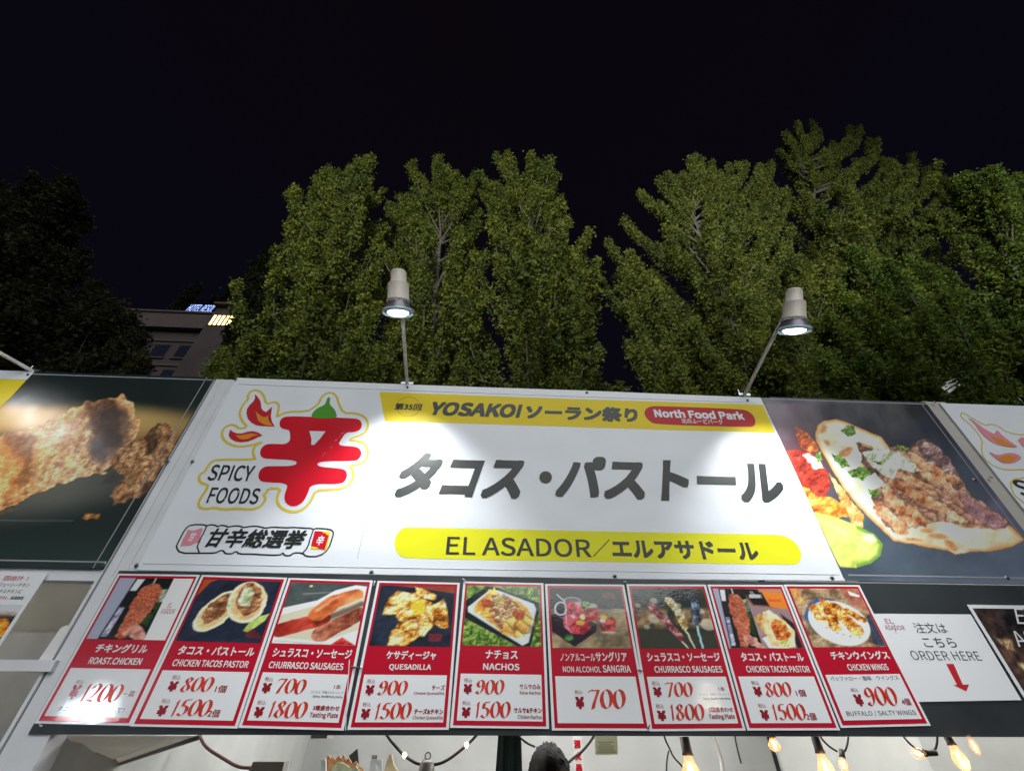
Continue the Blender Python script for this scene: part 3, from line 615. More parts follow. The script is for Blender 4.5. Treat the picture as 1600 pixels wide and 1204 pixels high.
for x, y, l, w in ((888, 362, 26, 10), (878, 364, 24, 6), (868, 384, 12, 8), (848, 403, 16, 14), (820, 443, 16, 12), (784, 478, 12, 5), (777, 486, 14, 5), (770, 494, 13, 4)):
    c, s_ = math.cos(.9), math.sin(.9); q = [(x+a*c*.5-b*s_*.5, y-a*.25*s_+b*c*.5) for a, b in ((-l, -w), (l, -w), (l, w), (-l, w))]; mb.poly([F(*p, 3) for p in z2(q)])
mb.build('emblem_shine', 'vinyl', emb)
MB().poly([F(*p, 3) for p in z2(chaikin([(698,266),(713,236),(738,214),(773,200),(785,188),(795,156),(804,149),(813,158),(808,195),(832,215),(847,240),(853,272),(800,276),(740,276)], it=1))]).build('pepper_cap', 'vinyl_green', emb)
fl1 = [(685,155),(730,200),(770,260),(782,320),(785,370),(810,410),(860,435),(900,400),(955,350),(945,420),(935,500),(950,580),(995,662),(900,660),(800,655),(700,640),(630,600),(575,540),(552,460),(560,390),(600,325),(660,270),(685,220)]
fl2 = [(300,708),(340,745),(400,768),(480,770),(560,745),(640,733),(710,745),(760,770),(805,803),(740,825),(670,860),(580,895),(470,910),(380,895),(310,860),(275,810),(280,760)]
mb = MB(); mb.poly([F(*p, 2) for p in z7(fl1)]); mb.poly([F(*p, 2) for p in z7(fl2)]); fo = mb.build('flame', 'vinyl_crimson', ban)
mb = MB(); mb.poly([F(*p, 3) for p in z7([(693,420),(745,470),(800,510),(850,515),(890,490),(900,570),(965,650),(850,640),(790,610),(735,570),(715,500)])])
mb.poly([F(*p, 3) for p in z7([(380,795),(470,800),(560,780),(640,768),(745,795),(650,815),(580,855),(500,865),(430,845)])]); mb.build('flame_core', 'vinyl_orange', fo)
gold = [(505,262),(560,237),(680,235),(722,208),(745,190),(762,148),(792,127),(825,125),(850,145),(862,190),(890,245),(960,245),(1010,262),(1036,300),(1030,345),(1000,372),(908,404),(975,408),(1020,428),(1037,475),(1025,520),(990,545),(918,556),(944,575),(951,612),(935,655),(890,690),(800,697),(725,700),(700,760),(660,808),(600,830),(540,815),(503,780),(498,735),(524,688),(445,688),(440,712),(420,722),(434,750),(405,795),(350,812),(255,805),(185,812),(130,800),(80,808),(42,800),(37,770),(60,730),(88,690),(92,666),(62,660),(40,640),(45,605),(75,590),(92,558),(115,530),(150,518),(384,518),(362,500),(358,462),(375,432),(428,410),(330,440),(250,441),(190,410),(173,370),(185,335),(220,313),(258,318),(275,338),(328,328),(298,298),(280,260),(286,220),(315,175),(330,165),(328,135),(355,110),(395,112),(420,138),(437,195),(480,178),(508,188),(510,220),(498,268)]
mb = MB(); ribbon(mb, [F(*p, 1) for p in z2(chaikin(gold, it=1))], .011, layer(1), step=1e-6); mb.build('gold_outline', 'vinyl_gold', ban)
mb = MB()                                         # scratches in the stencil lettering
rr = random.Random(3)
for x, y in [(335, 745), (357, 741), (384, 733), (393, 741), (333, 771), (352, 780), (373, 768), (383, 777), (403, 773), (327, 780), (343, 731), (396, 748)]:
    s1, s2 = rr.uniform(.5, 1.1), rr.uniform(1., 2.6); mb.poly([F(*q, 4) for q in ((x-s1, y-s2), (x+s1*.6, y-s2*.7), (x+s1, y+s2), (x-s1*.4, y+s2*.6))])
mb.build('lettering_scratch', 'vinyl', ban)
# small election logo
z6 = lambda L: [(270+x/5.517, 800+y/5.517) for x, y in L]
out = [(160,105),(270,106),(292,118),(322,106),(365,110),(388,125),(412,110),(455,116),(478,127),(530,116),(580,118),(605,132),(650,124),(690,118),(745,122),(800,138),(850,126),(990,134),(1030,128),(1130,136),(1195,138),(1215,150),(1235,136),(1355,145),(1385,168),(1380,205),(1342,320),(1262,380),(1150,381),(1118,350),(1042,347),(1010,375),(962,372),(948,345),(928,370),(780,366),(680,358),(570,360),(545,332),(512,358),(450,355),(435,328),(402,330),(370,351),(220,352),(65,352),(27,300),(45,260),(108,138)]
lg = MB(); ribbon(lg, [F(*p, 1) for p in z6(chaikin(out, it=1))], .0058, layer(1), step=1e-6)
ribbon(lg, [F(*p, 2) for p in z6([(292,118),(262,185),(243,215),(210,295),(228,350)])], .0052, layer(2), closed=False)
ribbon(lg, [F(*p, 2) for p in z6([(1212,150),(1180,240),(1172,275),(1150,318),(1118,350)])], .0052, layer(2), closed=False)
text(lg, '甘辛総選挙', (247, 0) and (270+240/5.517, 800+298/5.517), (270+1182/5.517, 800+152/5.517), 3, .03, .22)
lgo = lg.build('election_logo', 'vinyl_black', ban)
MB().poly([F(*p, 2) for p in z6([(130,150),(180,157),(250,133),(258,150),(232,215),(240,255),(195,262),(150,285),(65,290),(88,228),(112,190)])]).build('pink_patch', 'vinyl_pink', lgo)
MB().poly([F(*p, 2) for p in z6([(1222,160),(1357,166),(1330,322),(1187,315)])]).build('yellow_patch', 'vinyl_yellow', lgo)
MB().poly([F(*p, 3) for p in z6([(1225,160),(1285,164),(1300,178),(1318,178),(1328,195),(1345,196),(1328,255),(1308,322),(1285,315),(1255,312),(1240,298),(1190,288)])]).build('red_patch', 'vinyl_red', lgo)
mb = MB(); text(mb, '甘', (270+120/5.517, 800+248/5.517), (270+215/5.517, 800+172/5.517), 3, .03, .1); text(mb, '辛', (270+1225/5.517, 800+282/5.517), (270+1318/5.517, 800+202/5.517), 4, .03, .1); mb.build('patch_lettering', 'vinyl', lgo)
mb = MB(); ribbon(mb, [F(606, 666, 1), F(558, 873, 1)], .0014, layer(1), closed=False); mb.build('divider_line', 'vinyl_grey', ban)

# taco photograph: painted in the zoomed coordinates (x-1180)*3.54
tac_tl, tac_bl = at(1190, 621, layer(0)), at(1320, 906.5, layer(0)); tac_tr = at(1446, 628, layer(0)); 
xa, xb_ = float(tac_tl[0]+tac_bl[0])/2, float(tac_tr[0])
def bil(a, b, c, d, u, v):
    a, b, c, d = map(np.asarray, (a, b, c, d)); u = u[:, None]; v = v[:, None]; return (a*(1-u)+b*u)*(1-v)+(c*(1-u)+d*u)*v
def toz(P, ox, oy, s):
    d = P-CAM; k = d@DIR; return ((800+FPX*(d@RGT)/k)-ox)*s, ((602-FPX*(d@UPV)/k)-oy)*s
def taco_wf(u, v):
    zt = float(tac_tl[2]); zb = float(tac_bl[2]); return bil((xa, layer(0), zt), (xb_, layer(0), zt-.003), (xa, layer(0), zb), (xb_, layer(0), zb-.004), u, v)
def taco_pf(u, v, P):
    x, y = toz(P, 1180, 580, 3.54); p = Paint(x, y, (40, 40, 48))
    p.grad([(100, 200, (92, 76, 88), 130), (250, 480, (70, 42, 48), 110), (560, 220, (30, 30, 40), 130), (850, 210, (14, 18, 22), 120), (900, 330, (34, 38, 50), 120), (1250, 650, (60, 66, 78), 150), (800, 1080, (66, 76, 88), 180), (1400, 1080, (78, 88, 104), 160), (560, 1100, (52, 62, 72), 120), (600, 800, (62, 84, 92), 60), (1330, 760, (88, 84, 104), 80), (300, 650, (70, 70, 80), 60)])
    p.c += ((fbm(x, y, 60, 4, 5)-.5)*14)[:, None]
    p.jig(7, 22, 2)
    p.tex(p.poly([(225,305),(262,320),(300,350),(335,395),(345,440),(300,445),(250,420),(228,365)], 3), [(110,40,18),(190,90,35),(226,150,80)], 30, 1, .6)
    p.lumps(p.poly([(170,430),(230,440),(290,436),(350,470),(400,560),(420,650),(380,700),(280,690),(230,610),(190,520)], 3), [(76,16,12),(122,30,20),(150,44,28),(136,38,24)], 34, 2, 1.4, 20, .6, .3); p.tex(p.poly([(170,430),(230,440),(290,436),(350,470),(400,560),(420,650),(380,700),(280,690),(230,610),(190,520)], 3)*.45, [(80,16,12),(170,44,28),(206,96,64)], 30, 33, .9)
    p.tex(p.poly([(255,455),(300,450),(350,490),(385,530),(330,545),(290,500)], 3), [(196,180,160),(236,232,222)], 30, 3, .3)
    p.tex(p.poly([(260,640),(300,650),(330,690),(420,695),(490,730),(520,800),(430,815),(320,790),(280,720)], 3), [(150,66,20),(216,128,44),(240,176,96)], 40, 4, .5)
    p.tex(p.poly([(405,560),(440,600),(520,690),(600,800),(595,860),(545,855),(500,760),(440,650)], 3), [(150,98,46),(206,156,86),(228,190,130)], 40, 5, .3)
    p.jig(4, 40, 3)
    tor = [(332,350),(345,300),(385,272),(450,266),(520,290),(620,330),(700,368),(738,420),(860,500),(1050,640),(1250,780),(1420,860),(1490,930),(1420,972),(1300,990),(1180,998),(1110,1014),(1062,990),(900,962),(760,935),(710,880),(600,780),(520,690),(440,570),(378,460),(340,395)]
    d = p.sd(tor); m = sm(d, -2, 2)
    p.tex(m, [(192,174,142),(212,202,180),(216,210,194)], 120, 6, .12)
    p.put(m*(1-sm(d, 4, 26))*(y < 990)*.75, (206, 142, 70)); p.put(m*(1-sm(d, 0, 9))*.7, (176, 104, 44))
    for cx, cy, rx, ry, a in ((375,315,26,14,-50),(398,395,20,12,40),(495,450,34,22,-20),(520,430,20,10,0),(600,410,26,14,30),(640,420,20,8,30),(1015,912,52,16,2),(950,880,30,12,5),(800,880,46,20,10),(1085,960,40,18,40),(880,930,50,10,8),(1170,856,40,10,10)):
        p.tex(p.ell(cx, cy, rx, ry, a, 7)*.75, [(150,84,30),(196,130,70)], 30, 7, .2)
    p.jig(9, 24, 4)
    p.tex(p.poly([(560,390),(640,420),(700,440),(760,420),(800,405),(860,420),(900,375),(960,380),(1020,430),(1095,520),(1125,620),(1190,680),(1290,750),(1400,830),(1380,870),(1280,872),(1150,846),(1020,830),(940,850),(860,868),(760,880),(710,850),(690,780),(640,700),(660,600),(600,520)], 4), [(60,40,34),(96,64,54),(136,94,78)], 70, 8, .6, 4); mt = p.poly([(660,600),(760,470),(860,420),(960,400),(1095,520),(1190,680),(1400,830),(1280,872),(1020,830),(860,868),(760,880),(700,800)], 6); p.lumps(mt*.9, [(112,72,58),(160,112,88),(196,146,118),(214,170,144)], 36, 8, 2.4, 32, .6, .38); p.tex(mt*.35, [(84,52,42),(166,118,94),(220,182,156)], 36, 38, 1.2)
    p.tex(p.poly([(905,380),(1000,410),(1060,460),(1120,560),(1060,600),(960,520),(900,440)], 5), [(64,48,50),(126,96,92),(176,146,140)], 36, 9, .7)
    for (ax, ay, bx, by, r0, r1, sd_) in ((760,610,960,720,22,30,10),(960,720,1140,820,26,18,11),(720,650,860,830,26,34,12),(860,760,940,850,30,18,13),(800,470,1000,600,24,16,14),(880,480,1090,600,20,14,20),(690,760,800,860,34,30,15),(1000,560,1060,640,18,14,16),(780,560,960,640,16,12,17)):
        p.tex(p.cap(ax, ay, bx, by, r0, r1, 4), [(120,64,34),(188,120,80),(222,164,124),(236,196,164)], 60, sd_, .3)
    p.tex(p.poly([(1120,650),(1280,760),(1400,850),(1330,880),(1180,790)], 10)*.8, [(96,62,78),(140,100,112),(160,130,140)], 50, 18, .4)
    p.jig(8, 22, 6)
    p.tex(p.poly([(590,440),(660,432),(740,428),(800,450),(860,490),(925,552),(870,560),(800,540),(755,600),(720,585),(690,560),(640,520)], 3), [(150,160,126),(206,214,190),(236,240,228)], 34, 21, .45)
    p.tex(p.poly([(610,580),(660,560),(700,600),(722,630),(660,655),(605,640)], 3), [(190,196,176),(240,240,232)], 34, 22, .4)
    for q in ([(474,322),(505,300),(540,300),(556,350),(520,362)], [(428,455),(500,480),(524,525),(480,530),(440,500)], [(500,552),(560,540),(600,520),(645,560),(590,600),(540,590)], [(618,645),(690,665),(670,692),(630,680)], [(330,450),(360,440),(375,490),(345,500)], [(650,500),(730,490),(700,520)], [(770,400),(850,420),(830,445)]):
        p.tex(p.poly(q, 2), [(30,60,20),(84,120,40),(140,172,80)], 18, 23, .6)
    p.flat()
    li = [(300,770),(380,790),(450,808),(560,850),(660,900),(706,955),(692,1018),(640,1060),(560,1084),(470,1080),(420,1000)]
    d = p.sd(li); m = sm(d, -2, 2); p.tex(m, [(150,164,66),(176,188,88),(190,198,112)], 120, 24, .15); p.put(m*p.cap(300, 800, 600, 930, 14, 4, 8)*.4, (206, 208, 150))
    for k_ in range(5): p.put(m*p.cap(330+k_*60, 860+k_*18, 380+k_*50, 1050, 2, 1, 3)*.25, (206, 210, 150))
    p.put(m*(1-sm(d, 6, 30))*(x > 560)*.85, (84, 128, 40)); p.put(p.poly([(590,895),(650,900),(675,935),(640,950),(600,930)], 8)*.8, (226, 232, 190)); p.put(p.cap(420, 850, 620, 990, 5, 3, 5)*.4, (236, 240, 170))
    p.put(sm(y, 1130, 1160)*.2, (110, 120, 130)); p.put(1-sm(y, 170, 186), (58, 58, 70))
    return p.c
picture('photo_print', 330, 230, taco_wf, taco_pf, 'vinyl_photo', ban, .62)
mb = MB(); ZT2 = float(tac_tr[2])
mb.box((xa+.02, layer(1), ZT2-.016), (xb_, layer(0), ZT2-.010)); mb.box((xa+.02, layer(1), float(tac_bl[2])+.018), (xb_, layer(0), float(tac_bl[2])+.023))
mb.box((xb_-.032, layer(1), float(tac_bl[2])), (xb_-.028, layer(0), ZT2)); mb.build('welded_hem', 'vinyl_grey', ban)
mb = MB()
for (q0, q1) in (((372, 600), (1180, 629)), ((222, 880), (1312, 897))):
    a_, b_ = at(*q0, layer(1)), at(*q1, layer(1)); mb.tube([a_, (a_+b_)/2+np.array([0, 0, -.0012]), b_], .0011, 6)
mb.build('welded_hem', 'vinyl', ban, True)
MB().box((xa+.05, layer(0)+.0007, float(tac_bl[2])-.003), (xb_, .0, ZT2-.0005)).build('photo_backing', 'board', ban)

def screw(parent, px, py, big=.009, mat='darksteel'):
    p = F(px, py, 3); g = MB().lathe(p, (0, -1, 0), [(0, big), (.002, big), (.004, big*.7), (.0045, .0)], 14).build('screw', mat, parent, True)
    MB().lathe(p+np.array([0, .001, 0]), (0, -1, 0), [(0, big*1.55), (.0012, big*1.5), (.0014, big)], 16).build('washer', 'steel', g, True)
for q in ((368.6, 592.5), (300.8, 720.5), (213.5, 882.5), (637, 604.5), (917, 613), (1168, 625), (580.7, 893), (960.5, 899.5), (1300, 902), (1523, 749), (1574, 902)): screw(ban, *q, big=.0052)

# ================================================================ left neighbour's banner
bl_ = thing('shop_banner', 'dark banner with a fried chicken photograph left of the white post', 'banner')
xl1 = float(at(331, 590, 0)[0]+at(167, 888, 0)[0])/2; zlt, zlb = float(at(200, 585.5)[2]), float(at(80, 886)[2]); XL0 = -3.6
MB().box((XL0, layer(0)+.0007, zlb-.004), (xl1, .002, zlt)).build('sheet', 'board', bl_)
def ch_wf(u, v): return bil((-2.9, layer(0), zlt), (xl1, layer(0), zlt), (-2.9, layer(0), zlb), (xl1, layer(0), zlb), u, v)
def ch_pf(u, v, P):
    x, y = toz(P, 0, 560, 3.54); p = Paint(x, y, (28, 40, 42))
    yy = y-.05*x
    p.put(np.ones(len(x)), (26, 38, 38)); p.c = np.array([20, 30, 32.])*(1+.5*sm(yy, 800, 1150))[:, None]
    p.put(sm(yy, 190, 300)*(1-sm(yy, 360, 520))*(1-.35*sm(x, 600, 1000)), (150, 118, 72)); p.put(p.ell(0, 330, 420, 60, 0, 40)*.8, (206, 160, 92)); p.put(p.ell(800, 340, 260, 60, 8, 50)*.6, (170, 150, 108))
    p.put(p.ell(300, 740, 430, 110, -12, 90)*.8, (92, 92, 96))
    p.jig(16, 40, 2)
    big = [(-300,470),(0,420),(60,405),(130,400),(200,370),(300,330),(400,280),(500,240),(600,215),(680,200),(735,235),(745,300),(778,350),(770,400),(735,440),(720,480),(660,530),(610,600),(500,640),(350,680),(200,740),(60,810),(-300,950)]
    cr = [(96,54,34),(150,94,60),(186,130,92),(206,158,120),(226,190,156)]
    m = p.poly(big, 3); L3 = [(150,96,66),(190,138,104),(214,168,136),(228,190,166)]
    p.tex(m, [(110,66,44),(170,118,84),(206,158,124)], 90, 3, .8, 4); p.lumps(m*.5, L3, 44, 3, 1.3, -25, .7, .35); p.lumps(m*.35, L3, 21, 5, 1.2, 10, .6, .3); p.tex(m*.4, [(96,56,36),(176,126,92),(232,200,172)], 34, 31, 1.2, 4)
    p.c *= (1+.22*m)[:, None]*np.array([1.04, 1., .88]); sh2 = fbm(x, y, 150, 3, 12); p.c *= (1-.55*m*sm(sh2, .50, .30))[:, None]
    p.put(m*p.ell(-20, 560, 230, 170, -20, 120)*.40, (236, 140, 60)); p.put(m*p.ell(330, 420, 130, 56, -20, 50)*.35, (216, 194, 186)); p.put(m*p.ell(420, 620, 160, 50, -15, 50)*.25, (206, 190, 186))
    p.jig(10, 30, 7)
    sh = p.poly([(540,290),(640,250),(720,290),(740,380),(700,470),(620,560),(560,590),(500,560),(480,500),(520,400)], 40); p.put(sh*.8*(.75+.5*fbm(x, y, 50, 3, 61)), (62, 52, 50)); p.put(p.ell(560, 500, 70, 50, 30, 50)*.45, (92, 92, 98))
    m = p.poly([(400,480),(480,435),(490,450),(440,520),(520,580),(600,630),(520,640),(420,560)], 5); p.tex(m, [(110,74,50),(190,140,96),(226,190,150)], 30, 5, .8)
    m = p.poly([(860,370),(915,352),(965,390),(992,450),(960,540),(900,640),(820,740),(740,775),(640,805),(610,770),(650,690),(700,650),(610,600),(640,510),(720,470),(800,430)], 4); p.lumps(m, [(96,64,40),(140,100,64),(176,134,92),(190,150,110)], 32, 6, 1.1, -40, .6, .35); p.tex(m*.5, [(64,40,26),(130,90,58),(190,150,112)], 36, 36, 1.2, 4); p.c *= (1-.45*m*sm(fbm(x, y, 120, 2, 14), .5, .3))[:, None]
    p.put(p.poly([(600,640),(700,640),(640,690),(560,700)], 14)*.7, (50, 48, 48))
    m = p.poly([(450,880),(480,860),(556,856),(545,880),(480,892)], 5); p.tex(m, [(110,70,36),(176,120,66)], 20, 7, .6)
    m = p.poly([(-60,850),(60,830),(110,820),(60,850),(-60,870)], 6)*.6; p.tex(m, [(90,60,40),(150,110,70)], 20, 8, .6)
    p.flat(); p.put(sm(-np.abs(y-.01*x-893), -5, 0)*(x < 400)*.5, (120, 130, 130))
    return p.c
picture('photo_print', 300, 250, ch_wf, ch_pf, 'vinyl_photo', bl_, .62)
mb = MB(); mb.box((XL0, layer(1), zlt-.020), (xl1, layer(0), zlt-.014)); mb.box((XL0, layer(1), zlb+.018), (xl1, layer(0), zlb+.023)); mb.box((xl1-.036, layer(1), zlb), (xl1-.032, layer(0), zlt)); mb.build('welded_hem', 'vinyl_grey', bl_)
MB().poly([F(*p, 2) for p in ((-260, 570), (-100, 575), (0, 578.5), (54, 580), (42, 593), (0, 592), (-260, 584))]).build('white_strip', 'vinyl', bl_)
MB().poly([F(*p, 2) for p in ((-260, 584.2), (0, 592.2), (41.5, 593.2), (17.5, 620), (0, 637), (-40, 680), (-260, 660))]).build('yellow_band', 'vinyl_yellow', bl_)
MB().poly([F(*p, 3) for p in chaikin([(-30, 596), (-6, 600), (1.5, 606), (-6, 614), (-30, 614)])]).build('red_pill', 'vinyl_crimson', bl_)
for q in ((43.8, 585), (262, 719), (161.5, 880)): screw(bl_, *q, big=.0052)

# ================================================================ right neighbour's banner
br_ = thing('shop_banner', 'white banner with red flame drawings at the right edge', 'banner')
xr2 = float(at(1462, 628, 0)[0])+.012
MB().box((xr2, layer(0)-.002, ZB-.004), (5.4, .0035, float(at(1530, 632)[2])-.002)).build('sheet', 'vinyl', br_)
ze = lambda L: [(1400+x/8, 560+y/8) for x, y in L]; zf = lambda L: [(1180+x/3.54, 580+y/3.54) for x, y in L]
mb = MB(); mb.poly([F(*p, 7) for p in ze(chaikin([(888,728),(960,765),(1080,860),(1180,920),(1238,942),(1255,880),(1340,970),(1440,1040),(1530,1105),(1480,1112),(1380,1100),(1250,1070),(1130,1000),(1040,900),(980,810)], it=1))])
mb.poly([F(*p, 7) for p in zf(chaikin([(1285,436),(1340,465),(1400,448),(1450,455),(1478,480),(1430,508),(1370,508),(1320,475)], it=1))]); mb.poly([F(*p, 7) for p in zf([(1452,378),(1470,365),(1560,362),(1560,430),(1480,415)])])
fo = mb.build('flame', 'vinyl_pink', br_)  # pink puts the glare over the red flames into the colour
mb = MB(); mb.poly([F(*p, 8) for p in ze([(1180,965),(1300,1000),(1400,1050),(1500,1103),(1380,1090),(1270,1050)])]); mb.poly([F(*p, 8) for p in zf([(1340,478),(1400,462),(1450,475),(1420,498),(1370,500)])]); mb.build('flame_core', 'vinyl_orange', fo)
mb = MB(); ribbon(mb, [F(*p, 6) for p in zf(chaikin([(1620,330),(1487,352),(1400,340),(1340,298),(1300,290),(1270,300),(1160,232),(1140,228),(1136,250),(1200,300),(1260,380),(1250,420),(1262,480),(1330,530),(1400,545),(1487,540),(1600,560)], closed=False, it=1))], .006, layer(6), closed=False)
ribbon(mb, [F(*p, 6) for p in zf(chaikin([(1620,580),(1440,590),(1412,610),(1420,660),(1450,700),(1600,800)], closed=False, it=1))], .006, layer(6), closed=False); mb.build('gold_outline', 'vinyl_gold', br_)
mb = MB(); text(mb, 'SPICY', (1598, 775), (1700, 752), 7, .018); mb.build('lettering', 'vinyl_black', br_)
for q in ((1460, 628), (1548, 745)):
    p = at(*q, -.0085); MB().lathe(p, (0, -1, 0), [(0, .0065), (.002, .0065), (.004, .0)], 14).build('screw', 'steel', br_, True)

# ================================================================ menu board and cards
bd = thing('menu_board', 'long black board under the banner that carries the row of menu cards', 'board')
xb0 = float(at(183, 897, .0)[0])+.0; xb0 = float((at(183, 897)[0]+at(50, 1137)[0])/2); zbt, zbb = ZB-.004, float(at(800, 1148.5)[2])
MB().box((xb0, -.0015, zbb), (5.3, .0025, zbt)).build('panel', 'board', bd)
MB().box((xb0, .003, zbb), (5.3, .03, zbb+.02)).build('batten', 'board', bd)

CC = [[(184.6,895.7),(312.4,897.5),(54.5,1129.4),(204.7,1133)],[(315.6,897.6),(448.8,901.9),(203.2,1134),(370.6,1137.3)],[(451,902.3),(582.7,906.2),(373.2,1136.2),(537.4,1140.5)],[(590,906.8),(718.5,909.9),(542.6,1139.4),(701.2,1139.4)],[(724.2,907.7),(849,910.5),(703.2,1136.2),(857.7,1138)],[(851.5,911.6),(975.2,912.7),(862.3,1140.4),(1016.6,1141)],[(978.6,912),(1102.9,912.7),(1015.4,1141.7),(1165.5,1140.6)],[(1105.4,912.7),(1223.1,913.3),(1167,1140.5),(1311.7,1140.1)],[(1224.3,912.7),(1342.7,913.3),(1314,1136.3),(1454.4,1133)]]
# brush digits: strokes in a unit box, y up
DG = {'0': [[(.52,.98),(.25,.9),(.1,.6),(.1,.35),(.25,.08),(.5,.02),(.75,.12),(.92,.45),(.9,.7),(.75,.93),(.52,.98)]],
      '1': [[(.28,.72),(.5,.86),(.62,1.),(.55,.6),(.5,.0)]],
      '2': [[(.12,.72),(.3,.96),(.6,.98),(.82,.8),(.7,.5),(.4,.22),(.08,.04),(.4,.1),(.7,.02),(.92,.12)]],
      '4': [[(.55,.98),(.1,.35),(.9,.35)], [(.65,.7),(.6,.0)]],
      '5': [[(.92,.98),(.6,.94),(.32,.96),(.24,.56),(.5,.62),(.78,.5),(.82,.25),(.6,.04),(.3,.02),(.1,.16)]],
      '7': [[(.1,.84),(.25,.98),(.5,.92),(.95,.98),(.7,.6),(.5,.28),(.4,.0)]],
      '8': [[(.8,.8),(.62,.97),(.35,.93),(.25,.76),(.45,.56),(.75,.38),(.82,.18),(.6,.02),(.3,.03),(.12,.2),(.25,.42),(.6,.6),(.8,.8)]],
      '9': [[(.8,.7),(.6,.5),(.3,.5),(.14,.7),(.3,.94),(.6,.98),(.8,.8),(.84,.5),(.7,.2),(.42,.02),(.16,.08),(.14,.2)]]}
def digits(mb, s, fn, u0, u1, v0, v1, slant=.10, seed=0):
    """hand lettered figures with a flat pen"""
    r = random.Random(seed); n = len(s); wts = [.62 if c == '1' else 1. for c in s]; tot = sum(wts); x = u0; k = 0
    for c, w in zip(s, wts):
        w = (u1-u0)*w/tot; j = r.uniform(-.02, .02)
        for st in DG[c]:
            p = chaikin(st, closed=False, it=2); vs = []
            for i, q in enumerate(p):
                a = p[max(0, i-1)]; b = p[min(len(p)-1, i+1)]; d = b-a; d = d/(np.linalg.norm(d)+1e-9)
                nib = .075+.115*abs(d[1])**1.5; nx = nib*(1 if d[1] < 0 else -.8 if False else 1)
                for sg_ in (-1, 1):
                    qx = q[0]+sg_*nx*.9; qy = q[1]+sg_*nib*.30*(1 if abs(d[1]) > .3 else 1.4)
                    vs.append((x+w*(.02+.94*(qx+slant*(qy-.5)))+0, v1+(v0-v1)*(qy+j), k*2e-6+i*2e-6))
            k += 60; fs = [(2*i, 2*i+1, 2*i+3, 2*i+2) for i in range(len(p)-1)]
            mb.add([fn(a_, b_, c_) for a_, b_, c_ in vs], fs)
        x += w
def logo_el(mb, tx, u0, u1, v0, v1):
    h = v1-v0; w = u1-u0
    tx(mb, 'EL', u0+w*.32, u0+w*.60, v0, v0+h*.30, .0); tx(mb, 'ASADOR', u0, u1, v0+h*.36, v0+h*.66, .0)

